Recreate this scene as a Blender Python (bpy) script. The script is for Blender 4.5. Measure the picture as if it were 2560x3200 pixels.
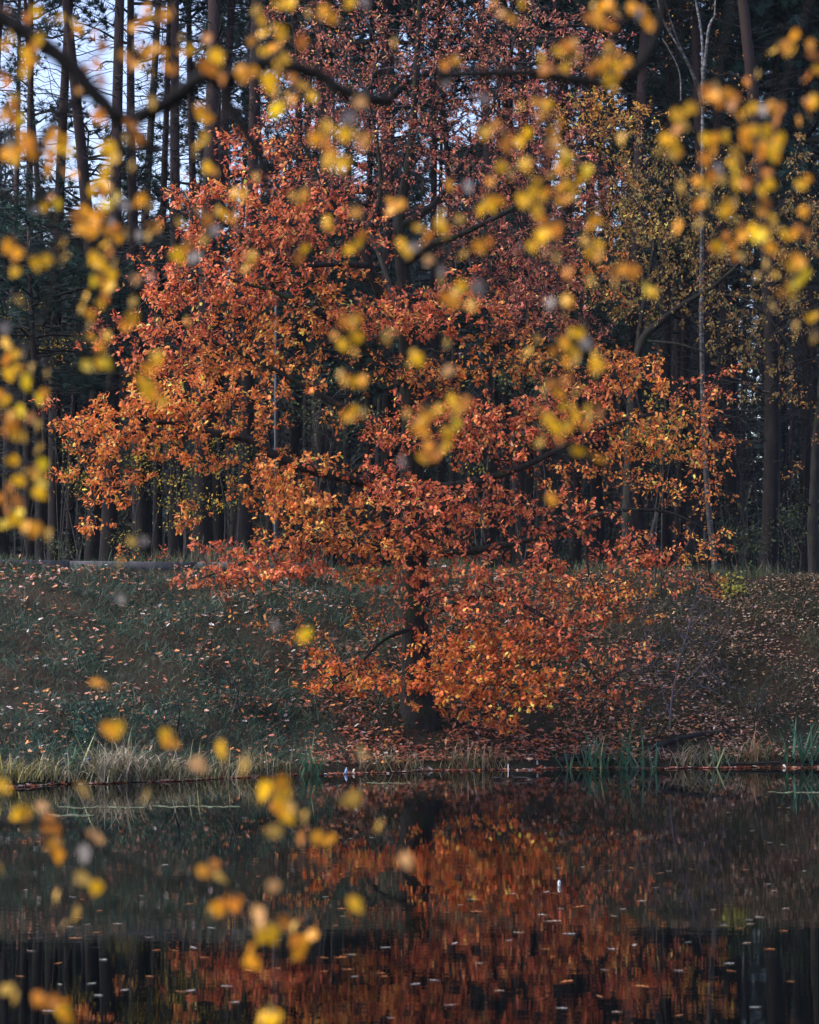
import bpy, math, random
import numpy as np
from mathutils import Vector, Matrix
from mathutils.kdtree import KDTree

for o in list(bpy.data.objects):
    bpy.data.objects.remove(o, do_unlink=True)
SC = bpy.context.scene
COL = SC.collection
R = math.radians
rng = np.random.default_rng(7)
random.seed(7)

# ------------------------------------------------------------------ camera
# metres; water surface at z = 0, the pond lies along +Y from the camera
CAM_H = 3.0
F = 3200 * 85.0 / 36.0                 # focal length in photograph pixels
PITCH = math.atan(338.0 / F)
cam = bpy.data.cameras.new('camera')
cam.lens = 85.0
cam.sensor_width = 36.0
cam.sensor_fit = 'AUTO'
cam.clip_start = 0.1
cam.clip_end = 3000.0
cam.dof.use_dof = True
cam.dof.focus_distance = 50.5
cam.dof.aperture_fstop = 3.1
camo = bpy.data.objects.new('camera', cam)
camo.location = (0, 0, CAM_H)
camo.rotation_euler = (R(90) + PITCH, 0, 0)
COL.objects.link(camo)
SC.camera = camo

# ------------------------------------------------------------------ sky, sun, exposure
SUN_EL, SUN_AZ = R(46), R(-106)         # azimuth clockwise from +Y: the light comes over the wood
world = bpy.data.worlds.new('World')
SC.world = world
world.use_nodes = True
wn = world.node_tree
bg = wn.nodes['Background']
sky = wn.nodes.new('ShaderNodeTexSky')
sky.sky_type = 'NISHITA'
sky.sun_disc = False
sky.sun_elevation = SUN_EL
sky.sun_rotation = SUN_AZ
sky.air_density = 1.0
sky.dust_density = 3.0
sky.ozone_density = 1.5
hs = wn.nodes.new('ShaderNodeHueSaturation')
hs.inputs['Saturation'].default_value = 1.0
hs.inputs['Hue'].default_value = 0.52
wn.links.new(sky.outputs[0], hs.inputs['Color'])
wn.links.new(hs.outputs[0], bg.inputs[0])
bg.inputs[1].default_value = 0.115
sun = bpy.data.lights.new('sun', 'SUN')
sun.energy = 1.05
sun.angle = R(55)
sun.color = (1.0, 0.965, 0.93)
suno = bpy.data.objects.new('sun', sun)
sd = Vector((math.sin(SUN_AZ) * math.cos(SUN_EL), math.cos(SUN_AZ) * math.cos(SUN_EL), math.sin(SUN_EL)))
suno.rotation_euler = sd.to_track_quat('Z', 'Y').to_euler()
suno.location = (0, 30, 60)
COL.objects.link(suno)
SC.view_settings.view_transform = 'Standard'
SC.view_settings.look = 'None'
SC.view_settings.gamma = 1.0
SC.view_settings.use_curve_mapping = False
SC.view_settings.exposure = 1.8
HAZE = 0.0001
cy = SC.cycles
cy.max_bounces = 4
cy.diffuse_bounces = 2
cy.glossy_bounces = 2
cy.transmission_bounces = 4
cy.transparent_max_bounces = 4
cy.use_denoising = True
cy.caustics_reflective = False
cy.caustics_refractive = False


# ------------------------------------------------------------------ helpers
def at(px, py, Y):
    """a point of the place that lies Y metres out, from where it shows in the photograph"""
    dx = (np.asarray(px, float) - 1280.0) / F
    dz = (1600.0 - np.asarray(py, float)) / F
    c, s = math.cos(PITCH), math.sin(PITCH)
    yy = c - s * dz
    zz = s + c * dz
    k = np.asarray(Y, float) / yy
    return np.stack(np.broadcast_arrays(dx * k, yy * k, CAM_H + zz * k), -1)


def tag(o, label=None, cat=None, group=None, kind=None):
    if label: o['label'] = label
    if cat: o['category'] = cat
    if group: o['group'] = group
    if kind: o['kind'] = kind
    return o


def empty(name, loc=(0, 0, 0), parent=None):
    o = bpy.data.objects.new(name, None)
    o.empty_display_size = 0.2
    o.location = loc
    o.parent = parent
    COL.objects.link(o)
    return o


def mesh_of(name, V, faces, mat, col=None, smooth=False):
    """faces: list of int arrays (m,3) / (m,4)"""
    V = np.ascontiguousarray(V, np.float32)
    faces = [np.asarray(f, np.int32) for f in faces if len(f)]
    me = bpy.data.meshes.new(name)
    me.vertices.add(len(V))
    me.vertices.foreach_set('co', V.ravel())
    nl = sum(f.size for f in faces)
    npoly = sum(len(f) for f in faces)
    me.loops.add(nl)
    me.polygons.add(npoly)
    me.loops.foreach_set('vertex_index', np.concatenate([f.ravel() for f in faces]))
    tot = np.concatenate([np.full(len(f), f.shape[1], np.int32) for f in faces])
    start = np.concatenate([[0], np.cumsum(tot)[:-1]]).astype(np.int32)
    me.polygons.foreach_set('loop_start', start)
    if smooth:
        me.polygons.foreach_set('use_smooth', np.ones(npoly, bool))
    if col is not None:
        a = me.color_attributes.new('Col', 'FLOAT_COLOR', 'POINT')
        c = np.ones((len(V), 4), np.float32)
        c[:, :3] = col
        a.data.foreach_set('color', c.ravel())
    me.update()
    me.validate(verbose=False)
    if mat: me.materials.append(mat)
    return me


def obj(name, me, parent=None, loc=(0, 0, 0)):
    o = bpy.data.objects.new(name, me)
    o.location = loc
    o.parent = parent
    COL.objects.link(o)
    return o


class Acc:
    """collects vertices, tris, quads and colours for one mesh"""
    def __init__(s):
        s.v, s.t, s.q, s.c, s.n = [], [], [], [], 0
    def add(s, V, tris=None, quads=None, col=None):
        V = np.asarray(V, float)
        s.v.append(V)
        if tris is not None and len(tris): s.t.append(np.asarray(tris, np.int64) + s.n)
        if quads is not None and len(quads): s.q.append(np.asarray(quads, np.int64) + s.n)
        c = np.ones((len(V), 3))
        if col is not None: c[:] = col
        s.c.append(c)
        s.n += len(V)
    def mesh(s, name, mat, smooth=False, origin=(0, 0, 0)):
        V = np.concatenate(s.v) - np.asarray(origin, float)
        fs = []
        if s.t: fs.append(np.concatenate(s.t))
        if s.q: fs.append(np.concatenate(s.q))
        return mesh_of(name, V, fs, mat, np.concatenate(s.c), smooth)


def smooth_path(P, k=6, rad=None):
    """Catmull-Rom through the points (and radii)"""
    P = np.asarray(P, float)
    if rad is not None: P = np.c_[P, rad]
    if len(P) < 3 or k < 2: return (P[:, :3], P[:, 3]) if rad is not None else P
    Q = np.r_[[2 * P[0] - P[1]], P, [2 * P[-1] - P[-2]]]
    out = []
    t = np.linspace(0, 1, k, endpoint=False)[:, None]
    for i in range(1, len(Q) - 2):
        a, b, c, d = Q[i - 1], Q[i], Q[i + 1], Q[i + 2]
        out.append(0.5 * (2 * b + (c - a) * t + (2 * a - 5 * b + 4 * c - d) * t ** 2 + (3 * b - a - 3 * c + d) * t ** 3))
    out = np.r_[np.concatenate(out), [P[-1]]]
    return (out[:, :3], np.maximum(out[:, 3], 1e-4)) if rad is not None else out


def tube(acc, P, rad, n=6, col=None, lump=0.0):
    P = np.asarray(P, float)
    m = len(P)
    rad = np.broadcast_to(np.asarray(rad, float), (m,))
    T = np.gradient(P, axis=0)
    T /= np.linalg.norm(T, axis=1)[:, None] + 1e-12
    ref = np.array([0, 1.0, 0]) if abs(T[:, 1]).mean() < 0.8 else np.array([1.0, 0, 0])
    N = np.cross(T, ref)
    N /= np.linalg.norm(N, axis=1)[:, None] + 1e-12
    B = np.cross(T, N)
    a = np.linspace(0, 2 * math.pi, n, endpoint=False)
    rr = rad[:, None] * np.ones((1, n))
    if lump: rr = rr * (1 + lump * rng.standard_normal((m, n)))
    V = P[:, None, :] + rr[:, :, None] * (np.cos(a)[None, :, None] * N[:, None, :] + np.sin(a)[None, :, None] * B[:, None, :])
    i = np.arange(m - 1)[:, None] * n
    j = np.arange(n)[None, :]
    j2 = (j + 1) % n
    q = np.stack([i + j, i + j2, i + n + j2, i + n + j], -1).reshape(-1, 4)
    tris = np.array([[(m - 1) * n + k, (m - 1) * n + k + 1, (m - 1) * n] for k in range(1, n - 1)])
    acc.add(V.reshape(-1, 3), tris, q, col)


def rot_frames(d, up_jit):
    """frames whose Y axis runs along d and whose Z axis is up_jit made orthogonal"""
    y = d / (np.linalg.norm(d, axis=1)[:, None] + 1e-9)
    x = np.cross(y, up_jit)
    x /= np.linalg.norm(x, axis=1)[:, None] + 1e-9
    z = np.cross(x, y)
    return np.stack([x, y, z], 2)


def scatter(acc, TV, TF, pos, fr, scale, col):
    """copies of a template (its own vertices and triangles) into one mesh"""
    N, nv = len(pos), len(TV)
    sc = np.asarray(scale, float).reshape(-1, 1, 1) if np.ndim(scale) else scale
    V = np.einsum('nij,vj->nvi', fr, TV) * sc + pos[:, None, :]
    Fc = TF[None] + (np.arange(N) * nv)[:, None, None]
    acc.add(V.reshape(-1, 3), tris=Fc.reshape(-1, 3), col=np.repeat(col, nv, axis=0))


def unit(n):
    v = rng.standard_normal((n, 3))
    return v / np.linalg.norm(v, axis=1)[:, None]


# ------------------------------------------------------------------ materials
def newmat(name):
    m = bpy.data.materials.new(name)
    m.use_nodes = True
    nt = m.node_tree
    nt.nodes.clear()
    out = nt.nodes.new('ShaderNodeOutputMaterial')
    return m, nt, out


def N(nt, kind, **kw):
    n = nt.nodes.new(kind)
    for k, v in kw.items():
        if k in n.inputs: n.inputs[k].default_value = v
        else: setattr(n, k, v)
    return n


def leaf_mat(name, trans=0.4, rough=0.5, spec=0.35, sat=1.0, base=None, rand=False):
    m, nt, out = newmat(name)
    L = nt.links.new
    if base is None:
        a = N(nt, 'ShaderNodeAttribute', attribute_name='Col')
        c = a.outputs['Color']
    else:
        rgb = N(nt, 'ShaderNodeRGB')
        rgb.outputs[0].default_value = (*base, 1)
        c = rgb.outputs[0]
    if rand:
        oi = N(nt, 'ShaderNodeObjectInfo')
        tc = N(nt, 'ShaderNodeTexCoord')
        nz = N(nt, 'ShaderNodeTexNoise', Scale=35.0, Detail=3.0)
        L(tc.outputs['Object'], nz.inputs['Vector'])
        mr = N(nt, 'ShaderNodeMapRange')
        mr.inputs['To Min'].default_value = 0.6
        mr.inputs['To Max'].default_value = 1.25
        L(oi.outputs['Random'], mr.inputs['Value'])
        h = N(nt, 'ShaderNodeHueSaturation')
        L(mr.outputs[0], h.inputs['Value'])
        mr2 = N(nt, 'ShaderNodeMapRange')
        mr2.inputs['From Min'].default_value = 0.3
        mr2.inputs['From Max'].default_value = 0.7
        mr2.inputs['To Min'].default_value = 0.48
        mr2.inputs['To Max'].default_value = 0.52
        L(nz.outputs['Fac'], mr2.inputs['Value'])
        L(mr2.outputs[0], h.inputs['Hue'])
        L(c, h.inputs['Color'])
        c = h.outputs[0]
    p = N(nt, 'ShaderNodeBsdfPrincipled')
    p.inputs['Roughness'].default_value = rough
    p.inputs['Specular IOR Level'].default_value = spec
    L(c, p.inputs['Base Color'])
    t = N(nt, 'ShaderNodeBsdfTranslucent')
    L(c, t.inputs['Color'])
    mx = N(nt, 'ShaderNodeMixShader')
    mx.inputs[0].default_value = trans
    L(p.outputs[0], mx.inputs[1])
    L(t.outputs[0], mx.inputs[2])
    L(mx.outputs[0], out.inputs[0])
    return m


def bark_mat(name, c1, c2, scale=(14, 14, 3), moss=None, top=None, rough=0.9, bump=0.6):
    """two-colour furrowed bark; moss: (colour, amount); top: (colour, z0, z1) upper-trunk colour"""
    m, nt, out = newmat(name)
    L = nt.links.new
    tc = N(nt, 'ShaderNodeTexCoord')
    mp = N(nt, 'ShaderNodeMapping')
    mp.inputs['Scale'].default_value = scale
    L(tc.outputs['Object'], mp.inputs['Vector'])
    nz = N(nt, 'ShaderNodeTexNoise', Scale=1.0, Detail=6.0, Roughness=0.65)
    L(mp.outputs[0], nz.inputs['Vector'])
    rp = N(nt, 'ShaderNodeValToRGB')
    rp.color_ramp.elements[0].position = 0.35
    rp.color_ramp.elements[0].color = (*c1, 1)
    rp.color_ramp.elements[1].position = 0.7
    rp.color_ramp.elements[1].color = (*c2, 1)
    L(nz.outputs['Fac'], rp.inputs[0])
    c = rp.outputs[0]
    if top:
        sx = N(nt, 'ShaderNodeSeparateXYZ')
        L(tc.outputs['Object'], sx.inputs[0])
        mr = N(nt, 'ShaderNodeMapRange')
        mr.inputs['From Min'].default_value = top[1]
        mr.inputs['From Max'].default_value = top[2]
        L(sx.outputs['Z'], mr.inputs['Value'])
        mx = N(nt, 'ShaderNodeMix', data_type='RGBA')
        mul = N(nt, 'ShaderNodeMix', data_type='RGBA', blend_type='MULTIPLY')
        mul.inputs[0].default_value = 0.6
        mul.inputs[6].default_value = (*top[0], 1)
        L(nz.outputs['Color'], mul.inputs[7])
        L(mr.outputs[0], mx.inputs[0])
        L(c, mx.inputs[6])
        L(mul.outputs[2], mx.inputs[7])
        c = mx.outputs[2]
    if moss:
        n2 = N(nt, 'ShaderNodeTexNoise', Scale=2.2, Detail=4.0)
        L(tc.outputs['Object'], n2.inputs['Vector'])
        r2 = N(nt, 'ShaderNodeValToRGB')
        r2.color_ramp.elements[0].position = 0.62 - moss[1] * 0.3
        r2.color_ramp.elements[1].position = 0.75 - moss[1] * 0.3
        L(n2.outputs['Fac'], r2.inputs[0])
        mx = N(nt, 'ShaderNodeMix', data_type='RGBA')
        L(r2.outputs[0], mx.inputs[0])
        L(c, mx.inputs[6])
        mx.inputs[7].default_value = (*moss[0], 1)
        c = mx.outputs[2]
    p = N(nt, 'ShaderNodeBsdfPrincipled')
    p.inputs['Roughness'].default_value = rough
    p.inputs['Specular IOR Level'].default_value = 0.2
    L(c, p.inputs['Base Color'])
    if bump:
        b = N(nt, 'ShaderNodeBump', Strength=bump, Distance=0.03)
        L(nz.outputs['Fac'], b.inputs['Height'])
        L(b.outputs[0], p.inputs['Normal'])
    L(p.outputs[0], out.inputs[0])
    return m


def plain_mat(name, col, rough=0.6, spec=0.4, var=0.15, scale=8.0):
    m, nt, out = newmat(name)
    L = nt.links.new
    tc = N(nt, 'ShaderNodeTexCoord')
    nz = N(nt, 'ShaderNodeTexNoise', Scale=scale, Detail=4.0)
    L(tc.outputs['Object'], nz.inputs['Vector'])
    rp = N(nt, 'ShaderNodeValToRGB')
    rp.color_ramp.elements[0].position = 0.3
    rp.color_ramp.elements[1].position = 0.7
    rp.color_ramp.elements[0].color = (*[max(0, x * (1 - var)) for x in col], 1)
    rp.color_ramp.elements[1].color = (*[min(1, x * (1 + var)) for x in col], 1)
    L(nz.outputs['Fac'], rp.inputs[0])
    p = N(nt, 'ShaderNodeBsdfPrincipled')
    p.inputs['Roughness'].default_value = rough
    p.inputs['Specular IOR Level'].default_value = spec
    L(rp.outputs[0], p.inputs['Base Color'])
    L(p.outputs[0], out.inputs[0])
    return m


M_OAKLEAF = leaf_mat('oak_leaf', 0.42, 0.5, 0.3)
M_LEAF = leaf_mat('small_leaf', 0.4, 0.5, 0.25)
M_LITTER = leaf_mat('fallen_leaf', 0.1, 0.42, 0.55)
M_GRASS = leaf_mat('grass_blade', 0.3, 0.45, 0.3)
M_NEEDLE = leaf_mat('pine_needle', 0.15, 0.5, 0.25)
M_REED = leaf_mat('reed_blade', 0.3, 0.4, 0.4)
M_OAKBARK = bark_mat('oak_bark', (0.007, 0.006, 0.006), (0.03, 0.027, 0.026), (16, 16, 3.5), moss=((0.022, 0.032, 0.012), 0.25))
M_TWIG = bark_mat('oak_twig', (0.014, 0.012, 0.013), (0.06, 0.055, 0.058), (5, 5, 5), bump=0.0)
M_PINEBARK = bark_mat('pine_bark', (0.005, 0.0045, 0.005), (0.019, 0.015, 0.016), (9, 9, 2.2), top=((0.052, 0.033, 0.033), 6, 15))
M_DEADWOOD = bark_mat('dead_wood', (0.012, 0.011, 0.012), (0.045, 0.042, 0.045), (6, 6, 6), bump=0.0)
M_DARKBRANCH = bark_mat('birch_branch_bark', (0.004, 0.0035, 0.0035), (0.010, 0.009, 0.009), (40, 40, 40), bump=0.3)
M_METAL = plain_mat('galvanised_metal', (0.05, 0.058, 0.075), 0.7, 0.3, 0.12, 3.0)
M_KERB = plain_mat('weathered_kerb', (0.045, 0.045, 0.055), 0.8, 0.3, 0.35, 5.0)


def birch_bark():
    m, nt, out = newmat('birch_bark')
    L = nt.links.new
    tc = N(nt, 'ShaderNodeTexCoord')
    mp = N(nt, 'ShaderNodeMapping')
    mp.inputs['Scale'].default_value = (3, 3, 9)
    L(tc.outputs['Object'], mp.inputs['Vector'])
    nz = N(nt, 'ShaderNodeTexNoise', Scale=1.6, Detail=5.0, Roughness=0.7)
    L(mp.outputs[0], nz.inputs['Vector'])
    sx = N(nt, 'ShaderNodeSeparateXYZ')
    L(tc.outputs['Object'], sx.inputs[0])
    lo = N(nt, 'ShaderNodeMapRange')
    lo.inputs['From Min'].default_value = 3.0
    lo.inputs['From Max'].default_value = 14.0
    lo.inputs['To Min'].default_value = -0.075
    lo.inputs['To Max'].default_value = 0.03
    L(sx.outputs['Z'], lo.inputs['Value'])
    ad = N(nt, 'ShaderNodeMath', operation='ADD')
    L(nz.outputs['Fac'], ad.inputs[0])
    L(lo.outputs[0], ad.inputs[1])
    rp = N(nt, 'ShaderNodeValToRGB')
    e = rp.color_ramp.elements
    e[0].position, e[0].color = 0.47, (0.02, 0.018, 0.018, 1)
    e[1].position, e[1].color = 0.64, (0.17, 0.17, 0.19, 1)
    L(ad.outputs[0], rp.inputs[0])
    p = N(nt, 'ShaderNodeBsdfPrincipled')
    p.inputs['Roughness'].default_value = 0.7
    L(rp.outputs[0], p.inputs['Base Color'])
    L(p.outputs[0], out.inputs[0])
    return m


M_BIRCHBARK = birch_bark()


def ground_mat():
    m, nt, out = newmat('soil_and_turf')
    L = nt.links.new
    tc = N(nt, 'ShaderNodeTexCoord')
    n1 = N(nt, 'ShaderNodeTexNoise', Scale=0.6, Detail=5.0)
    n2 = N(nt, 'ShaderNodeTexNoise', Scale=9.0, Detail=5.0, Roughness=0.7)
    L(tc.outputs['Object'], n1.inputs['Vector'])
    L(tc.outputs['Object'], n2.inputs['Vector'])
    r1 = N(nt, 'ShaderNodeValToRGB')
    r1.color_ramp.elements[0].position, r1.color_ramp.elements[0].color = 0.35, (0.014, 0.018, 0.012, 1)
    r1.color_ramp.elements[1].position, r1.color_ramp.elements[1].color = 0.65, (0.030, 0.018, 0.012, 1)
    L(n1.outputs['Fac'], r1.inputs[0])
    mx = N(nt, 'ShaderNodeMix', data_type='RGBA', blend_type='MULTIPLY')
    mx.inputs[0].default_value = 0.8
    L(r1.outputs[0], mx.inputs[6])
    r2 = N(nt, 'ShaderNodeValToRGB')
    r2.color_ramp.elements[0].color = (0.35, 0.35, 0.35, 1)
    r2.color_ramp.elements[1].color = (1.6, 1.5, 1.4, 1)
    L(n2.outputs['Fac'], r2.inputs[0])
    L(r2.outputs[0], mx.inputs[7])
    p = N(nt, 'ShaderNodeBsdfPrincipled')
    p.inputs['Roughness'].default_value = 1.0
    p.inputs['Specular IOR Level'].default_value = 0.15
    L(mx.outputs[2], p.inputs['Base Color'])
    b = N(nt, 'ShaderNodeBump', Strength=0.8, Distance=0.05)
    L(n2.outputs['Fac'], b.inputs['Height'])
    L(b.outputs[0], p.inputs['Normal'])
    L(p.outputs[0], out.inputs[0])
    return m


def water_mat():
    m, nt, out = newmat('pond_water')
    L = nt.links.new
    tc = N(nt, 'ShaderNodeTexCoord')
    def noise(sc, detail):
        mp = N(nt, 'ShaderNodeMapping')
        mp.inputs['Scale'].default_value = sc
        L(tc.outputs['Object'], mp.inputs['Vector'])
        n = N(nt, 'ShaderNodeTexNoise', Scale=1.0, Detail=detail, Roughness=0.5)
        L(mp.outputs[0], n.inputs['Vector'])
        return n.outputs['Fac']
    a = noise((1.3, 2.6, 1), 2.0)
    b = noise((5.0, 10.0, 1), 2.0)
    c = noise((0.10, 0.16, 1), 1.0)          # where the breeze touches the surface
    r = N(nt, 'ShaderNodeValToRGB')
    r.color_ramp.elements[0].position = 0.4
    r.color_ramp.elements[0].color = (0.35, 0.35, 0.35, 1)
    r.color_ramp.elements[1].position = 0.62
    L(c, r.inputs[0])
    ad = N(nt, 'ShaderNodeMath', operation='MULTIPLY_ADD')
    L(b, ad.inputs[0])
    ad.inputs[1].default_value = 0.35
    L(a, ad.inputs[2])
    mu = N(nt, 'ShaderNodeMath', operation='MULTIPLY')
    L(ad.outputs[0], mu.inputs[0])
    L(r.outputs[0], mu.inputs[1])
    bp = N(nt, 'ShaderNodeBump', Strength=1.0, Distance=0.0010)
    L(mu.outputs[0], bp.inputs['Height'])
    p = N(nt, 'ShaderNodeBsdfPrincipled')
    p.inputs['Base Color'].default_value = (0.0006, 0.0010, 0.0011, 1)
    p.inputs['Roughness'].default_value = 0.015
    p.inputs['IOR'].default_value = 1.333
    L(bp.outputs[0], p.inputs['Normal'])
    L(p.outputs[0], out.inputs[0])
    return m


# ------------------------------------------------------------------ terrain and water
SX = np.array([-400, -60, -25, -12, -7.4, -4, -1.5, 0.2, 2.7, 5, 8.4, 14, 30, 60, 400.])
SY = np.array([30, 36, 39.5, 42, 43.75, 45.9, 47.5, 48.35, 49.1, 49.4, 49.6, 49.8, 51, 53, 55.])


def shore(x):
    w = 0.22 * np.sin(x * 1.9 + 0.7) * 0.5 + 0.12 * np.sin(x * 4.7)
    return np.interp(x, SX, SY) + w


def brow(x):
    return 57.0 + 0.0 * np.asarray(x)


def brow_z(x):
    w = np.clip((np.asarray(x, float) + 2.5) / 2, 0, 1)
    return 4.17 - 0.012 * np.clip(x, -60, 60) + w * (0.07 * np.sin(x * 1.15 + .6) + 0.04 * np.sin(x * 2.9 + 1) + .02 * np.sin(x * 6.1))


def ground_z(x, y):
    x = np.asarray(x, float)
    y = np.asarray(y, float)
    s, b = shore(x), brow(x)
    t = (y - s) / (b - s)
    tt = np.clip(t, 0, 1)
    prof = 0.035 + 0.965 * (0.62 * tt ** 1.05 + 0.38 * tt ** 2.0 * (3 - 2 * tt))
    z = brow_z(x) * prof
    z = np.where(t < 0, np.maximum(-1.6, 0.14 + (y - s) * 0.9), z)
    z = np.where(t < 0.02, np.minimum(z, 0.14 + (y - s) * 0.9), z)
    back = y - b
    z = np.where(t > 1, brow_z(x) + 0.05 * np.clip(back, 0, 4) * 0.0 - 0.15 * np.clip(back, 0, 1) + 0.0 * back, z)
    lump = 0.05 * np.sin(x * 1.3 + y * 0.9) + 0.04 * np.sin(x * 2.7 - y * 2.1 + 1) + 0.03 * np.sin(y * 4.3 + x * 3.1)
    z = z + lump * np.clip(t * 4, 0, 1) * (t < 1)
    near = 1.45 - np.clip((y + 1.0) * 0.42, 0, 3.2)
    return np.where(y < 12, np.maximum(near, -1.6), z)


xs = np.r_[-600, -300, -150, -80, -50, -35, np.arange(-26, 26.01, 0.3), 35, 50, 80, 150, 300, 600]
ys = np.r_[-80, -30, -10, np.arange(-4, 8, 0.5), 8, 12, 20, 30, 36, np.arange(38, 60.01, 0.25), 62, 66, 72, 80, 95, 120, 160, 240, 400, 700, 1200]
GX, GY = np.meshgrid(xs, ys)
GZ = ground_z(GX, GY)
nx, ny = len(xs), len(ys)
ii = (np.arange(ny - 1)[:, None] * nx + np.arange(nx - 1)[None]).reshape(-1)
gq = np.stack([ii, ii + 1, ii + nx + 1, ii + nx], -1)
g = obj('ground', mesh_of('ground', np.stack([GX, GY, GZ], -1).reshape(-1, 3), [gq], ground_mat(), None, True))
tag(g, 'dark soil of the pond bank and wood floor', 'ground', kind='structure')

w = obj('water', mesh_of('water', [(-600, 0.5, 0), (600, 0.5, 0), (600, 56, 0), (-600, 56, 0)], [np.array([[0, 1, 2, 3]])], water_mat()))
tag(w, 'dark still pond water mirroring the oak and bank', 'water', kind='structure')

# kerb along the brow of the bank: separate lengths, laid end to end
kx = np.arange(-26, -2.5, 3.0)
KERB = empty('kerb', (0, 56.7, 4.2))
tag(KERB, 'low grey kerb of a path along the brow of the bank', 'kerb', kind='structure')
for i, x in enumerate(kx):
    A = Acc()
    x0, x1 = x + 0.006, x + 2.994
    z0 = [float(brow_z(q)) + 0.07 for q in (x0, x1)]
    P = []
    for (q, zz) in ((x0, z0[0]), (x1, z0[1])):
        P += [(q, 56.86, zz - 0.35), (q, 56.86, zz + 0.045), (q, 56.885, zz + 0.065), (q, 57.04, zz + 0.065), (q, 57.06, zz + 0.045), (q, 57.06, zz - 0.35)]
    qd = [[k, k + 6, (k + 1) % 6 + 6, (k + 1) % 6] for k in range(6)]
    A.add(P, tris=[[0, 1, 2], [0, 2, 3], [0, 3, 4], [0, 4, 5], [6, 8, 7], [6, 9, 8], [6, 10, 9], [6, 11, 10]], quads=qd)
    k = obj('kerb_stone', A.mesh('kerb_stone', M_KERB, origin=(0, 56.7, 4.2)), KERB)
    k.location.y += rng.normal(0, 0.008)
    k.location.z += rng.normal(0, 0.006)


# ------------------------------------------------------------------ branching growth
def grow(skel, attr, step=0.2, kill=0.3, iters=110, jitter=0.15, sag=0.0):
    """skel: list of (points, radii) limbs; attr: points the twigs reach for. Returns nodes, parent, level(skeleton radius or 0)"""
    P, par, r0 = [], [], []
    for pts, rad in skel:
        pts = np.asarray(pts, float)
        if P:
            d = np.linalg.norm(np.array(P) - pts[0], axis=1)
            prev = int(d.argmin())
        else:
            prev = -1
        for p, r in zip(pts, rad):
            P.append(p); par.append(prev); r0.append(r); prev = len(P) - 1
    P = np.array(P); par = list(par); r0 = list(r0)
    A = np.array(attr)
    D = np.full(len(A), 1e9); I = np.zeros(len(A), int)
    for s in range(0, len(P), 400):
        d = np.linalg.norm(A[:, None] - P[None, s:s + 400], axis=2)
        j = d.argmin(1); dm = d[np.arange(len(A)), j]
        u = dm < D
        D[u] = dm[u]; I[u] = j[u] + s
    alive = D > kill
    for it in range(iters):
        if not alive.any(): break
        a = np.where(alive)[0]
        v = A[a] - P[I[a]]
        v /= np.linalg.norm(v, axis=1)[:, None] + 1e-9
        acc = np.zeros((len(P), 3)); np.add.at(acc, I[a], v)
        idx = np.unique(I[a])
        d = acc[idx]
        ln = np.linalg.norm(d, axis=1)[:, None]
        d = d / (ln + 1e-9) + jitter * rng.standard_normal(d.shape)
        d[:, 2] -= sag
        d /= np.linalg.norm(d, axis=1)[:, None]
        new = P[idx] + d * step
        base = len(P)
        P = np.r_[P, new]; par += [int(q) for q in idx]; r0 += [0.0] * len(idx)
        for s in range(0, len(new), 300):
            dd = np.linalg.norm(A[a][:, None] - new[None, s:s + 300], axis=2)
            j = dd.argmin(1); dm = dd[np.arange(len(a)), j]
            u = dm < D[a]
            D[a[u]] = dm[u]; I[a[u]] = j[u] + base + s
        alive = alive & (D > kill)
        if len(P) > 30000: break
    return P, np.array(par), np.array(r0)


def radii(P, par, r0, tip=0.006, power=2.2, rmax=0.09):
    n = len(P)
    acc = np.zeros(n)
    r = np.zeros(n)
    nch = np.bincount(par[par >= 0], minlength=n)
    # a node's children always come after it
    for i in range(n - 1, -1, -1):
        v = tip ** power if nch[i] == 0 else acc[i]
        r[i] = v ** (1 / power)
        if par[i] >= 0: acc[par[i]] += v
    r = np.minimum(r, rmax)
    return np.where(r0 > 0, np.maximum(r0, np.minimum(r, r0 * 1.15)), r), nch


def wood(acc, P, par, r, nch, thick=0.03, n_thick=7, n_thin=4, rmin=0.0):
    """tubes along the chains of a branch graph"""
    n = len(P)
    best = np.full(n, -1); br = np.full(n, -1.0)
    for i in range(n):
        p = par[i]
        if p >= 0 and r[i] > br[p]: br[p] = r[i]; best[p] = i
    for i in range(n):
        if par[i] >= 0 and best[par[i]] == i: continue
        ch = [] if par[i] < 0 else [par[i]]
        j = i
        while j >= 0:
            ch.append(j); j = best[j]
        if len(ch) < 2: continue
        rr = r[ch].copy()
        if par[i] >= 0: rr[0] = min(rr[0], rr[1] * 1.5)
        if rr.max() < rmin: continue
        tube(acc, P[ch], rr, n_thick if rr.max() > thick else n_thin, lump=0.05 if rr.max() > thick else 0)


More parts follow.
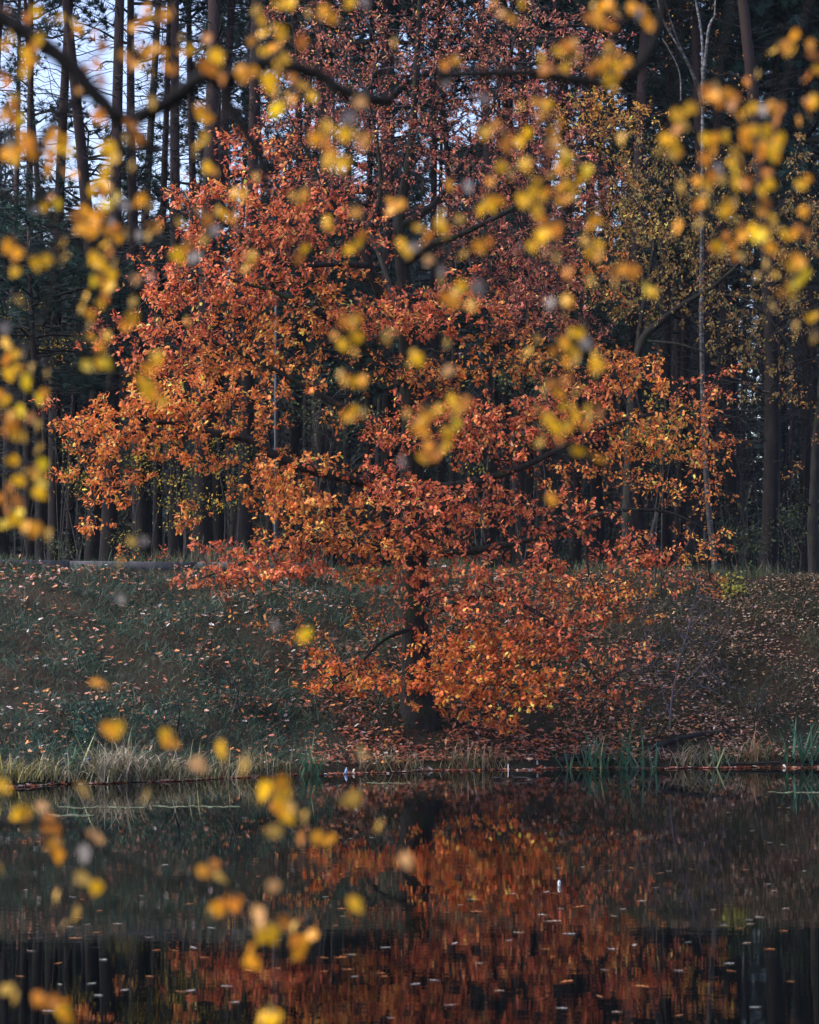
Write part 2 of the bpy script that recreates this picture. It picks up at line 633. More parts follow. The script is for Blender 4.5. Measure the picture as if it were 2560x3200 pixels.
# ------------------------------------------------------------------ leaf shapes
def half_leaf(tips, sins, bend=0.12, fold=0.18):
    """midrib and lobed edge; tips/sins: lists of (y, x)"""
    V = [(0, 0, 0), (0, 0.36, 0.02), (0, 0.7, 0.0), (0, 1.0, -bend)]
    Fc = []
    for sgn in (1, -1):
        b = len(V)
        edge = []
        for k in range(len(tips)):
            edge.append(sins[k]); edge.append(tips[k])
        edge.append(sins[-1])
        for (y, x) in edge:
            V.append((sgn * x, y, fold * x - bend * y * y))
        e = list(range(b, b + len(edge)))
        mids = [0, 1, 1, 2, 2, 3, 3]
        for k in range(len(edge) - 1):
            y = 0.5 * (V[e[k]][1] + V[e[k + 1]][1])
            m = 1 if y < 0.5 else 2
            tri = [m, e[k], e[k + 1]]
            Fc.append(tri if sgn > 0 else tri[::-1])
        Fc.append([0, e[0], 1] if sgn > 0 else [1, e[0], 0])
        Fc.append([1, 2, e[len(edge) // 2]] if sgn < 0 else [2, 1, e[len(edge) // 2]])
        Fc.append([2, e[-1], 3] if sgn > 0 else [3, e[-1], 2])
    V = np.array(V, float); V[:, 1] += 0.04
    return V, np.array(Fc, int)


OAK_V, OAK_F = half_leaf([(0.36, 0.20), (0.60, 0.33), (0.86, 0.24)], [(0.16, 0.04), (0.46, 0.09), (0.72, 0.12), (0.95, 0.10)])
LITTER_V = np.array([(0, 0, 0), (0.2, 0.35, .05), (0.12, 0.5, 0.02), (0.26, 0.68, .08), (0, 1, 0.03), (-0.26, 0.68, .05), (-0.12, 0.5, .0), (-0.2, 0.35, .07), (0, 0.5, -0.03)], float)
LITTER_F = np.array([[8, 0, 1], [8, 1, 2], [8, 2, 3], [8, 3, 4], [8, 4, 5], [8, 5, 6], [8, 6, 7], [8, 7, 0]])
SMALL_V = np.array([(0, 0, 0), (0.27, 0.35, .06), (0, 1, -0.06), (-0.27, 0.35, .06), (0, 0.45, 0)], float)
SMALL_F = np.array([[4, 0, 1], [4, 1, 2], [4, 2, 3], [4, 3, 0]])


def pick(palette, n, jit=0.18):
    p = np.array([c for c, _ in palette], float)
    w = np.array([q for _, q in palette], float)
    k = rng.choice(len(p), n, p=w / w.sum())
    c = p[k] * np.exp(jit * rng.standard_normal((n, 1))) * np.exp(0.06 * rng.standard_normal((n, 3)))
    return np.clip(c, 0, 0.95)


# ------------------------------------------------------------------ the oak
def limb(pts, r0, r1, k=5):
    """pts: (px, py, Y) anchors -> smooth world path with tapering radii"""
    a = np.array(pts, float)
    W = at(a[:, 0], a[:, 1], a[:, 2])
    rr = np.linspace(r0, r1, len(W))
    return smooth_path(W, k, rr)


OAK = [
    limb([(1302, 2262, 50.5), (1300, 2150, 50.5), (1298, 2000, 50.5), (1302, 1850, 50.5), (1296, 1700, 50.5), (1290, 1550, 50.5), (1288, 1400, 50.55), (1283, 1250, 50.6), (1275, 1100, 50.6), (1270, 980, 50.6), (1264, 884, 50.6), (1256, 814, 50.6), (1246, 720, 50.6), (1262, 600, 50.7), (1285, 450, 50.8), (1300, 250, 50.8), (1310, 60, 50.8), (1320, -120, 50.8)], 0.33, 0.035),
    limb([(1270, 1010, 50.6), (1215, 965, 50.2), (1189, 925, 50), (1165, 860, 49.8), (1144, 800, 49.7), (1135, 745, 49.7), (1165, 690, 49.7), (1190, 600, 49.6), (1180, 450, 49.6), (1150, 300, 49.5)], 0.17, 0.03),
    limb([(1135, 750, 49.7), (1080, 690, 49.5), (1020, 600, 49.3), (960, 480, 49.2), (900, 350, 49.1)], 0.08, 0.02),
    limb([(1150, 830, 49.7), (1040, 826, 49.2), (900, 828, 48.9), (780, 770, 48.8), (640, 710, 48.8)], 0.09, 0.02),
    limb([(1290, 1570, 50.5), (1150, 1510, 50), (1000, 1475, 49.6), (860, 1424, 49.3), (778, 1374, 49.2), (658, 1350, 49), (573, 1325, 49), (499, 1320, 49), (424, 1350, 49), (349, 1384, 49), (260, 1430, 49)], 0.17, 0.025),
    limb([(1288, 1390, 50.5), (1100, 1290, 51), (900, 1180, 51.3), (700, 1080, 51.4), (500, 1030, 51.4), (350, 1050, 51.2)], 0.13, 0.02),
    limb([(1256, 830, 50.6), (1349, 765, 50.2), (1408, 745, 50), (1488, 710, 49.9), (1620, 640, 49.9), (1760, 520, 49.9), (1850, 400, 50)], 0.13, 0.02),
    limb([(1246, 710, 50.6), (1329, 660, 50.6), (1388, 600, 50.6), (1460, 480, 50.6), (1540, 330, 50.8), (1600, 150, 51)], 0.12, 0.02),
    limb([(1283, 1250, 50.6), (1450, 1180, 51.2), (1600, 1130, 51.6), (1800, 1060, 51.8), (1950, 1080, 51.8)], 0.12, 0.02),
    limb([(1290, 1530, 50.5), (1400, 1520, 49.9), (1509, 1499, 49.5), (1624, 1464, 49.3), (1718, 1419, 49.2), (1900, 1330, 49.2), (2080, 1290, 49.2), (2200, 1320, 49.2)], 0.14, 0.02),
    limb([(1296, 1730, 50.5), (1450, 1725, 49.8), (1636, 1690, 49.2), (1718, 1668, 49), (1900, 1600, 48.9), (2080, 1600, 49), (2200, 1650, 49)], 0.13, 0.02),
    limb([(1300, 1900, 50.4), (1369, 1907, 49.9), (1500, 1870, 49.2), (1650, 1900, 48.7), (1760, 1980, 48.5), (1844, 2090, 48.4), (1885, 2150, 48.4)], 0.10, 0.018),
    limb([(1296, 1760, 50.4), (1150, 1705, 49.3), (1000, 1690, 48.8), (850, 1722, 48.5), (720, 1775, 48.4), (620, 1810, 48.4)], 0.11, 0.018),
    limb([(1300, 1960, 50.3), (1200, 2000, 49.6), (1120, 2080, 49.2), (1050, 2140, 49)], 0.06, 0.015),
    limb([(1300, 1990, 50.3), (1400, 2010, 49.4), (1480, 2060, 48.9), (1560, 2120, 48.6)], 0.07, 0.015),
    limb([(1280, 1200, 50.6), (1130, 1080, 49.7), (1000, 980, 49.1), (850, 910, 48.9), (700, 870, 48.8), (560, 850, 48.8)], 0.12, 0.02),
    limb([(1272, 1090, 50.6), (1240, 960, 51.6), (1180, 780, 52.6), (1100, 600, 53), (1000, 420, 53)], 0.12, 0.02),
    limb([(1275, 1120, 50.6), (1380, 980, 51.8), (1500, 850, 52.6), (1620, 740, 53), (1720, 640, 53)], 0.11, 0.02),
    limb([(1829, 1700, 49), (1840, 1790, 48.9), (1866, 1861, 48.8), (1890, 1960, 48.8)], 0.035, 0.012),
]
# foliage masses: px, py, rx, ry (photograph pixels), Y, depth radius, twig ends, hue class
MASS = [
    (180, 1250, 75, 55, 49.2, .5, .5, 'r'), (380, 1330, 190, 120, 49, 1.2, 1.2, 'y'), (330, 1480, 120, 85, 49, 1, 1.2, 'y'),
    (640, 1250, 230, 125, 49, 1.3, 1.2, 'y'), (620, 1400, 100, 70, 48.8, .8, 1, 'y'), (310, 1610, 85, 85, 49, .6, .65, 'y'),
    (375, 1720, 65, 40, 49, .4, .45, 'o'), (585, 1620, 65, 75, 48.8, .5, .8, 'y'), (900, 1490, 160, 130, 48.8, 1.2, 1.1, 'o'),
    (1000, 1620, 200, 110, 48.7, 1.3, 1.2, 'o'), (830, 1750, 220, 75, 48.4, 1, 1.2, 'r'), (690, 1815, 150, 45, 48.4, .7, .9, 'r'),
    (790, 1560, 60, 50, 48.7, .5, .8, 'y'),
    (520, 1060, 210, 115, 50.5, 1.6, .95, 'r'), (780, 1080, 220, 130, 50.5, 1.8, .9, 'o'), (560, 880, 140, 120, 49.5, 1.4, 1.0, 'r'),
    (800, 850, 230, 150, 49, 1.6, 1.0, 'r'), (640, 680, 130, 110, 49.5, 1.2, .9, 'r'), (850, 620, 230, 130, 49.6, 1.8, .95, 'r'),
    (790, 470, 130, 85, 50, 1.2, .65, 'r'), (1050, 480, 200, 130, 50.5, 2, .6, 'p'), (1000, 740, 180, 110, 49.6, 1.5, .8, 'r'),
    (1100, 1160, 180, 80, 49.8, 1.4, .55, 'o'), (1020, 940, 150, 90, 49.2, 1.2, .9, 'o'), (1260, 1000, 200, 100, 49, 1.2, 1.15, 'r'),
    (1430, 950, 150, 115, 49.2, 1.2, 1.0, 'r'), (1350, 1180, 150, 90, 49.4, 1.2, .75, 'o'), (1160, 1330, 150, 90, 49.6, 1.2, .5, 'o'),
    (1310, 1350, 160, 95, 49.2, 1.2, .9, 'r'), (1510, 1340, 200, 125, 49, 1.3, 1.2, 'r'), (1250, 1550, 150, 105, 48.8, 1.2, 1.1, 'r'),
    (1450, 1590, 170, 100, 48.8, 1.2, 1.0, 'r'), (1350, 1770, 200, 95, 48.9, 1.1, 1.0, 'r'), (1560, 1880, 180, 110, 48.6, 1.1, 1.0, 'r'),
    (1150, 1750, 150, 75, 48.7, 1, 1.0, 'o'),
    (1610, 1100, 150, 115, 50.5, 1.5, .85, 'o'), (1700, 950, 180, 130, 50.5, 1.7, .9, 'p'), (1650, 780, 190, 130, 50.5, 1.7, .9, 'p'),
    (1550, 560, 200, 140, 50.6, 2, .78, 'p'), (1760, 560, 170, 140, 50.5, 1.8, .85, 'p'), (1860, 400, 150, 130, 50.5, 1.6, .85, 'yp'),
    (1650, 330, 180, 130, 50.8, 2, .75, 'p'), (1450, 250, 200, 130, 50.8, 2, .5, 'p'), (1250, 220, 220, 130, 50.8, 2, .45, 'p'),
    (1050, 250, 170, 140, 50.5, 2, .5, 'p'), (970, 100, 130, 120, 50.5, 1.8, .5, 'p'), (1250, 20, 250, 120, 50.8, 2, .45, 'p'),
    (1560, 80, 230, 120, 51, 2, .55, 'p'), (1800, 190, 150, 120, 51, 1.8, .5, 'p'), (1300, -150, 330, 130, 51, 2, .4, 'p'),
    (1950, 1170, 140, 110, 50, 1.3, 1.05, 'o'), (1800, 1280, 170, 120, 49.4, 1.2, 1.05, 'r'), (2050, 1340, 170, 140, 49.3, 1.3, 1.0, 'o'),
    (2200, 1240, 90, 120, 49.3, .9, .6, 'r'), (2235, 1440, 85, 100, 49.2, .8, .6, 'y'), (2100, 1540, 150, 85, 49.1, 1, .6, 'o'),
    (1900, 1480, 150, 90, 49.2, 1.1, .6, 'o'), (1760, 1620, 125, 90, 48.9, .9, 1.0, 'r'), (1950, 1720, 150, 80, 48.8, .9, .7, 'r'),
    (2150, 1700, 130, 70, 49, .8, .6, 'o'), (2215, 1800, 70, 60, 49, .5, .45, 'y'), (1750, 1800, 140, 90, 48.7, .9, .9, 'r'),
    (1900, 1870, 170, 95, 48.6, .9, .6, 'o'), (1700, 2000, 150, 80, 48.5, .8, .9, 'r'), (1950, 2050, 120, 90, 48.5, .7, .4, 'r'),
    (1850, 2180, 120, 80, 48.4, .6, .45, 'r'),
    (1480, 2050, 180, 115, 48.7, 1, 1.4, 'v'), (1130, 2130, 150, 70, 48.9, .7, 1.4, 'v'), (1500, 2190, 150, 70, 48.6, .8, 1.3, 'v'),
    (1600, 2270, 95, 40, 48.5, .5, .7, 'v'), (1660, 2140, 120, 75, 48.5, .7, .9, 'v'), (1215, 1950, 70, 90, 49.3, .5, .4, 'r'),
    (1375, 2040, 60, 70, 49, .4, .6, 'v'), (900, 1960, 100, 70, 48.8, .6, .45, 'o'), (770, 1960, 55, 55, 48.8, .4, .3, 'o'),
    (1130, 1930, 80, 45, 49, .5, .5, 'o'),
    (1620, 2040, 190, 110, 48.6, .9, 1.1, 'v'), (1380, 2140, 150, 80, 48.7, .6, 1.2, 'v'), (1330, 1900, 150, 90, 48.9, .7, .3, 'r'),
    (1310, 1660, 130, 90, 48.8, .8, .9, 'r'), (1000, 2080, 70, 60, 48.9, .5, .8, 'v'), (1780, 1930, 150, 90, 48.6, .8, .9, 'r'), (2060, 1830, 120, 80, 48.8, .7, .6, 'r'),
    (880, 300, 120, 130, 50.5, 1.6, .35, 'p'), (1950, 650, 110, 160, 50.5, 1.4, .45, 'yp'), (1400, 430, 190, 130, 50.2, 1.6, .45, 'p'), (1150, 380, 160, 130, 50.2, 1.6, .4, 'p'), (1880, 830, 120, 120, 50.4, 1.3, .6, 'o'),
    (1450, 700, 160, 100, 50.3, 1.4, .6, 'p'), (1150, 600, 130, 100, 50.2, 1.2, .5, 'p'),
]
HUE = {
    'r': [((.66, .160, .068), 5), ((.56, .120, .058), 3), ((.74, .25, .07), 2.2), ((.38, .085, .05), 1.0), ((.74, .36, .08), .6)],
    'o': [((.72, .215, .050), 5), ((.76, .28, .06), 3), ((.54, .13, .052), 1.6), ((.76, .40, .08), .9)],
    'y': [((.77, .205, .052), 5), ((.82, .28, .052), 2.6), ((.64, .165, .05), 2.5), ((.80, .44, .08), .9)],
    'v': [((.82, .185, .048), 5), ((.70, .14, .046), 3), ((.86, .28, .05), 2.6), ((.88, .44, .06), .6)],
    'p': [((.46, .145, .10), 4), ((.35, .10, .08), 3), ((.52, .21, .09), 2), ((.24, .072, .062), 1.6), ((.60, .35, .09), .6)],
    'yp': [((.62, .32, .06), 4), ((.56, .22, .06), 3), ((.66, .43, .08), 2), ((.36, .13, .055), 1)],
}
SUBK = 0.0085
att, att_m = [], []
for mi, (cx, cyy, rx, ry, Y, dr, wgt, hue) in enumerate(MASS):
    n = int((wgt + (.62 if hue in ('p', 'yp') else (.45 if cyy > 1700 else .15))) * rx * ry * SUBK) + 4
    # uneven: the twig ends gather in sprays inside the mass
    k = max(3, n // 8)
    ctr = unit(k) * rng.random((k, 1)) ** 0.4
    pts = ctr[rng.integers(0, k, n)] + np.array([0.30, 0.34, 0.13]) * rng.standard_normal((n, 3))
    p = at(cx, cyy, Y) + pts * np.array([rx / F * Y, dr, ry / F * Y])
    att.append(p); att_m += [mi] * n
att = np.concatenate(att); att_m = np.array(att_m)
ok = att[:, 2] > ground_z(att[:, 0], att[:, 1]) + 0.25
att, att_m = att[ok], att_m[ok]
P, par, r0 = grow(OAK, att, 0.13, 0.12, 150, 0.22)
rad, nch = radii(P, par, r0, 0.0045, 2.25, 0.07)
OAKBASE = np.array([*P[0][:2], float(ground_z(P[0][0], P[0][1]))])
oak = empty('oak_tree', OAKBASE)
tag(oak, 'large spreading oak with orange autumn leaves standing on the pond bank', 'tree')
A = Acc()
# trunk with a flared foot, on its own
tp, tr = OAK[0]
tr = tr.copy()
hgt = tp[:, 2] - OAKBASE[2]
tr *= 1 + 0.55 * np.exp(-np.clip(hgt + 0.1, 0, 9) / 0.28)
tp = np.r_[[tp[0] - (0, 0, 0.4)], tp]; tr = np.r_[[tr[0] * 1.1], tr]
tube(A, tp, tr, 14, lump=0.07)
obj('trunk', A.mesh('oak_trunk', M_OAKBARK, True, OAKBASE), oak)
for pp, rr in OAK[1:]:
    A = Acc()
    tube(A, pp, rr * .78, 9, lump=0.06)
    obj('limb', A.mesh('oak_limb', M_OAKBARK, True, OAKBASE), oak)
A = Acc()
r_tw = np.where(r0 > 0, 0.0005, rad)
wood(A, P, par, r_tw, nch, 0.03, 6, 4, rmin=0.002)
tag(obj('twigs', A.mesh('oak_twigs', M_TWIG, False, OAKBASE), oak), kind='stuff')
# leaves sit in rosettes along the last twigs
nsk = int((r0 > 0).sum())
free = np.arange(nsk, len(P))
deg = nch[free]
# nearest mass of each node
kd = KDTree(len(att))
for q, v in enumerate(att): kd.insert(v, q)
kd.balance()
near = np.array([att_m[kd.find(P[q])[1]] for q in free])
tipn = free[rad[free] < 0.012]
tipm = near[rad[free] < 0.012]
isend = nch[tipn] == 0
wm = np.array([m[6] for m in MASS])[tipm]
cnt = rng.poisson(np.where(isend, 3.4 + 5.4 * wm, 1.4 * wm + 0.25))
idx = np.repeat(np.arange(len(tipn)), cnt)
node = tipn[idx]
twd = P[node] - P[par[node]]
twd /= np.linalg.norm(twd, axis=1)[:, None] + 1e-9
d = twd * 0.7 + 1.0 * unit(len(idx)) + np.array([0, 0, -0.15])
pos = P[node] - twd * rng.random((len(idx), 1)) * 0.12 + 0.03 * rng.standard_normal((len(idx), 3))
upj = np.array([0, -0.25, 1.0]) + 0.55 * rng.standard_normal((len(idx), 3))
fr = rot_frames(d, upj)
colr = np.zeros((len(idx), 3))
for h in HUE:
    k = np.array([m[7] == h for m in MASS])[tipm[idx]]
    if k.any(): colr[k] = pick(HUE[h], int(k.sum()), 0.3)
# neighbouring sprays share a tone
spray = np.exp(0.36 * rng.standard_normal(len(tipn)))[idx][:, None]
colr = np.clip(colr * spray, 0, .9)
size = rng.uniform(0.072, 0.124, len(idx)) * np.where(wm[idx] < .62, 0.85, 1.0)
# the leaves nearest the pond are parts of their own
dist = pos[:, 1]
big = np.argsort(dist)[:1500]
single = rng.choice(big, 290, replace=False)
rest = np.ones(len(idx), bool); rest[single] = False
A = Acc()
fine = np.array([m[7] in ('p', 'yp') for m in MASS])[tipm[idx]]
a_, b_ = rest & ~fine, rest & fine
scatter(A, OAK_V, OAK_F, pos[a_], fr[a_], size[a_], colr[a_])
scatter(A, LITTER_V, LITTER_F, pos[b_], fr[b_], size[b_] * .88, colr[b_])
cr = obj('crown', A.mesh('oak_crown', M_OAKLEAF, False, OAKBASE), oak)
tag(cr, kind='stuff')
tmpl = []
for c in pick(HUE['v'], 10):
    tmpl.append(mesh_of('oak_leaf', OAK_V, [OAK_F], M_OAKLEAF, c[None].repeat(len(OAK_V), 0)))
for q, k in enumerate(single):
    o = obj('leaf', tmpl[q % 10], oak)
    o.matrix_local = Matrix.Translation(Vector(pos[k] - OAKBASE)) @ Matrix(fr[k].tolist()).to_4x4() @ Matrix.Scale(float(size[k]), 4)


# ------------------------------------------------------------------ conifers of the wood
def needle_tuft(n, ln, wd, spread=1.0):
    V, Fc = [], []
    for k in range(n):
        d = np.array([0, 1, 0.15]) + spread * rng.standard_normal(3) * np.array([.8, .35, .6])
        d /= np.linalg.norm(d)
        s = np.cross(d, unit(1)[0]); s /= np.linalg.norm(s)
        l = ln * rng.uniform(0.6, 1.1)
        b = d * ln * 0.05 + 0.04 * ln * rng.standard_normal(3)
        V += [b + s * wd / 2, b - s * wd / 2, b + d * l]
        Fc.append([3 * k, 3 * k + 1, 3 * k + 2])
    return np.array(V), np.array(Fc)


TUFT_V, TUFT_F = needle_tuft(20, 0.25, 0.022)
SPRAY_V, SPRAY_F = needle_tuft(12, 0.9, 0.10, 0.9)
GREEN_P = [((.016, .040, .036), 5), ((.022, .055, .044), 3), ((.010, .026, .026), 3), ((.035, .065, .045), 1)]


def bough(A, T, p, az, ln, rise, ntuft, thick, side=0.35, pal=GREEN_P, tsize=1.0):
    """one bough: wood into A, tufts into T"""
    d = np.array([math.cos(az), math.sin(az), rise])
    s = np.array([-math.sin(az), math.cos(az), 0])
    t = np.linspace(0, 1, 6)
    path = p + np.outer(t * ln, d) + np.outer(np.sin(t * 3 + az) * 0.08 * ln, s) + np.outer(t ** 2 * ln * 0.15, [0, 0, 1.0])
    path[1:] += 0.03 * ln * rng.standard_normal((5, 3))
    tube(A, path, np.linspace(thick, thick * 0.25, 6), 4)
    if not ntuft: return
    u = rng.uniform(0.35, 1.02, ntuft) ** 0.8
    c = np.stack([np.interp(u, t, path[:, k]) for k in range(3)], 1)
    off = np.outer(rng.normal(0, side * ln * 0.5, ntuft), s) + np.outer(rng.normal(0.03, 0.09 * ln, ntuft), [0, 0, 1.0])
    pos = c + off
    fr = rot_frames(d[None] * 0.6 + off * 1.5 + 0.5 * unit(ntuft) + np.array([0, 0, .35]), unit(ntuft))
    scatter(T, TUFT_V, TUFT_F, pos, fr, tsize * rng.uniform(0.8, 1.5, ntuft), pick(pal, ntuft, 0.25))


def pine_template(H, r, crown0, nb, blen, ntuft, dead0, ndead, deadlen, pal=GREEN_P, conic=False, tsize=1.0):
    At, Ad, An, Ab = Acc(), Acc(), Acc(), Acc()
    z = np.linspace(-0.5, H, 14)
    sway = np.stack([0.26 * np.sin(z * 0.21 + rng.uniform(0, 6)), 0.2 * np.sin(z * 0.17 + rng.uniform(0, 6)), z], 1)
    rr = r * (1 - 0.8 * np.clip(z / H, 0, 1) ** 1.2) * (1 + 0.35 * np.exp(-np.clip(z, 0, 9) / 0.5))
    tube(At, sway, rr, 9, lump=0.03)
    def on(zz): return np.array([np.interp(zz, z, sway[:, 0]), np.interp(zz, z, sway[:, 1]), zz])
    for k in range(nb):
        f = (k + rng.random()) / nb
        zz = crown0 + (H - crown0) * f
        ln = blen * ((1 - f) ** 0.8 + 0.12 if conic else (0.5 + 0.9 * math.sin(math.pi * min(1, f * 0.85 + 0.12)))) * rng.uniform(0.65, 1.2)
        bough(Ab, An, on(zz), rng.uniform(0, 6.283), ln, rng.uniform(-.12, .35) if not conic else rng.uniform(-.3, .1), int(ntuft * (0.4 + ln / blen)), 0.025 + 0.012 * ln, pal=pal, tsize=tsize)
    for k in range(ndead):
        zz = rng.uniform(dead0, crown0 + 1.5)
        az = rng.uniform(0, 6.283)
        ln = deadlen * rng.uniform(0.3, 1.2)
        bough(Ad, None, on(zz), az, ln, rng.uniform(-.25, .5), 0, rng.uniform(0.010, 0.024))
        if rng.random() < .7:
            q = on(zz) + ln * 0.5 * np.array([math.cos(az), math.sin(az), .15])
            bough(Ad, None, q, az + rng.uniform(-1, 1), ln * 0.5, rng.uniform(-.3, .6), 0, 0.010)
    Ab2 = Ab
    return (At.mesh('pine_trunk', M_PINEBARK, True), Ab2.mesh('pine_boughs', M_DEADWOOD),
            An.mesh('pine_crown', M_NEEDLE), Ad.mesh('pine_dead_branches', M_DEADWOOD) if Ad.v else None)


TALL = [pine_template(H, .17, c0, 46, 2.0, 13, 3.0, 84, 2.0) for H, c0 in ((27, 17.0), (28, 21.0), (26.5, 15.5), (29, 20))]
LOW = [pine_template(15, .13, 7.5, 44, 2.0, 20, 1.5, 26, 1.3) for _ in range(2)]
SPRUCE = [pine_template(27, .22, 8.5, 110, 4.4, 26, 3.0, 24, 1.6, conic=False, tsize=1.15, pal=[((.020, .055, .052), 5), ((.028, .075, .066), 3), ((.012, .035, .036), 3)]) for _ in range(2)]


def place_pine(tpl, px, Y, label, cat='tree', group=None, wide=1.0, tall=1.0, lean=0.0, name='pine_tree'):
    p = at(px, 1700, Y)
    root = empty(name, (p[0], Y, float(ground_z(p[0], Y))))
    root.rotation_euler = (rng.normal(0, 0.008), lean + rng.normal(0, 0.018), rng.uniform(0, 6.28))
    root.scale = (wide, wide, tall)
    tag(root, label, cat, group)
    for nm, me in zip(('trunk', 'boughs', 'crown', 'dead_branches'), tpl):
        if me:
            o = obj(nm, me, root)
            if nm != 'trunk': o['kind'] = 'stuff'
    return root


FRONT = [  # px, distance, thickness
    (25, 64, 1.35), (107, 72, .85), (137, 80, .8), (170, 67, 1.05), (269, 66, 1.25), (319, 63, 1.2), (426, 68, 1.15),
    (449, 77, 1.0), (506, 70, .8), (529, 65, 1.1), (596, 71, .9), (656, 62, 1.45), (713, 69, 1.1), (778, 63, 1.2),
    (905, 72, 1.0), (985, 66, 1.1), (1060, 78, .9), (1180, 69, 1.0), (1385, 74, .9), (1500, 67, 1.1), (1560, 76, .9), (1640, 70, 1.0),
    (1725, 66, .9), (1790, 75, .9), (1870, 69, 1.1), (1945, 78, .9), (2024, 66, 1.25), (2099, 72, 1.0), (2151, 67, 1.2), (2238, 74, 1.0),
    (2268, 69, 1.05), (2311, 78, .9), (2378, 63, 1.35), (2430, 76, .9), (2490, 70, 1.0),
    (-60, 68, 1.1), (-140, 64, 1.2), (2620, 66, 1.1), (2700, 72, 1.2)]
ORD = ['first', 'second', 'third', 'fourth', 'fifth', 'sixth', 'seventh', 'eighth', 'ninth', 'tenth', 'eleventh', 'twelfth', 'thirteenth', 'fourteenth', 'fifteenth', 'sixteenth', 'seventeenth']
lf = sorted([f for f in FRONT if 0 <= f[0] < 858])
ce = sorted([f for f in FRONT if 858 <= f[0] < 2190])
ri = sorted([f for f in FRONT if 2190 <= f[0] <= 2560])
for i, f in enumerate(FRONT):
    size = 'stout' if f[2] >= 1.2 else ('slim' if f[2] < .95 else 'straight')
    if f in lf: lab = f'{size} bare pine trunk left of the pale pole, {ORD[lf.index(f)]} from the edge'
    elif f in ce: lab = f'{size} pine trunk behind the oak, {ORD[ce.index(f)]} past the pale pole'
    elif f in ri: lab = f'{size} dark pine trunk past the birch, {ORD[ri.index(f)]} from it'
    else: lab = {-60: 'pine tree just beyond the left edge of the view', -140: 'second pine tree beyond the left edge of the view', 2620: 'pine tree just beyond the right edge of the view', 2700: 'second pine tree beyond the right edge of the view'}[f[0]]
    place_pine(TALL[i % 4], f[0], f[1], lab, group='tall pines along the edge of the wood', wide=f[2], tall=rng.uniform(.93, 1.06), lean=(0.09 if f[0] == 319 else 0.0))
n = 0
while n < 50:
    px, Y = rng.uniform(-250, 2800), rng.uniform(80, 100)
    if 60 < px < 800 and rng.random() < .85: continue
    place_pine(TALL[n % 4], px, Y, 'thin far pine trunk deep among the dark trees', group='pines deep in the wood', wide=rng.uniform(.7, 1.15), tall=rng.uniform(.85, 1.05))
    n += 1
for (px, Y, t, w, lab) in ((235, 69, .86, 1.0, 'young pine with dark bushy needles at the left among bare trunks'), (105, 63, .62, 1.1, 'low dark pine at the left edge behind yellow sapling leaves'),
                           (690, 73, 1.03, 1.0, 'dark bushy pine just left of the oak top against white sky'), (430, 72, .77, 1.0, 'short dark pine beside the left upper edge of the oak'),
                           (1010, 64, .62, 1.25, 'small dark green pine behind the left middle of the oak'), (1650, 65, .66, 1.2, 'small dark pine in the gap right of the oak trunk')):
    place_pine(LOW[int(px) % 2], px, Y, lab, wide=w, tall=t)
for (px, Y, w, t, lab) in ((2440, 72, 1.0, 1.05, 'broad dark spruce filling the upper right corner'), (2120, 79, .9, 1.0, 'dark spruce behind the white birch stems'), (2640, 68, 1.0, 1.0, 'dark spruce at the right edge with boughs reaching into view'), (1180, 74, .62, 1.0, 'dark spruce top showing through the bare oak crown')):
    place_pine(SPRUCE[int(px) % 2], px, Y, lab, wide=w, tall=t, name='spruce_tree')

# the far wood, one dark mass
A = Acc()
for k in range(125):
    px, Y = rng.uniform(-500, 3050), rng.uniform(102, 150)
    p = at(px, 1700, Y)
    H = rng.uniform(17, 25) * (0.80 if 60 < px < 800 else 1.0) * Y / 125
    n = 260
    f = rng.random(n) ** 0.95
    rr = (1 - f) ** 0.7 * 3.4 * np.sqrt(rng.random(n)) + 0.15
    th = rng.uniform(0, 6.283, n)
    pos = np.stack([p[0] + rr * np.cos(th), Y + rr * np.sin(th), 4 + f * H], 1)
    dd = np.stack([np.cos(th), np.sin(th), rng.normal(-.1, .4, n)], 1)
    scatter(A, SPRAY_V, SPRAY_F, pos, rot_frames(dd, unit(n)), rng.uniform(.9, 1.9, n), pick([((.010, .022, .026), 5), ((.016, .032, .034), 2), ((.03, .035, .016), 1)], n, .25))
    tube(A, np.array([(p[0], Y, 3.5), (p[0] + .2, Y, 4 + H * .5), (p[0], Y, 4 + H)]), [.2, .14, .04], 5, col=(.025, .018, .016))
tag(obj('far_forest', A.mesh('far_forest', M_NEEDLE)), 'dark far mass of conifers closing the view behind the pines', 'forest', kind='stuff')


# ------------------------------------------------------------------ broadleaved trees beside and behind the oak
def masses(ms, k, spread=.24):
    out = []
    for (cx, cyy, rx, ry, Y, dr, wgt) in ms:
        n = int(wgt * rx * ry * k) + 4
        c = max(3, n // 7)
        ctr = unit(c) * rng.random((c, 1)) ** .4
        pts = ctr[rng.integers(0, c, n)] + spread * rng.standard_normal((n, 3))
        out.append(at(cx, cyy, Y) + pts * np.array([rx / F * Y, dr, ry / F * Y]))
    return np.concatenate(out)


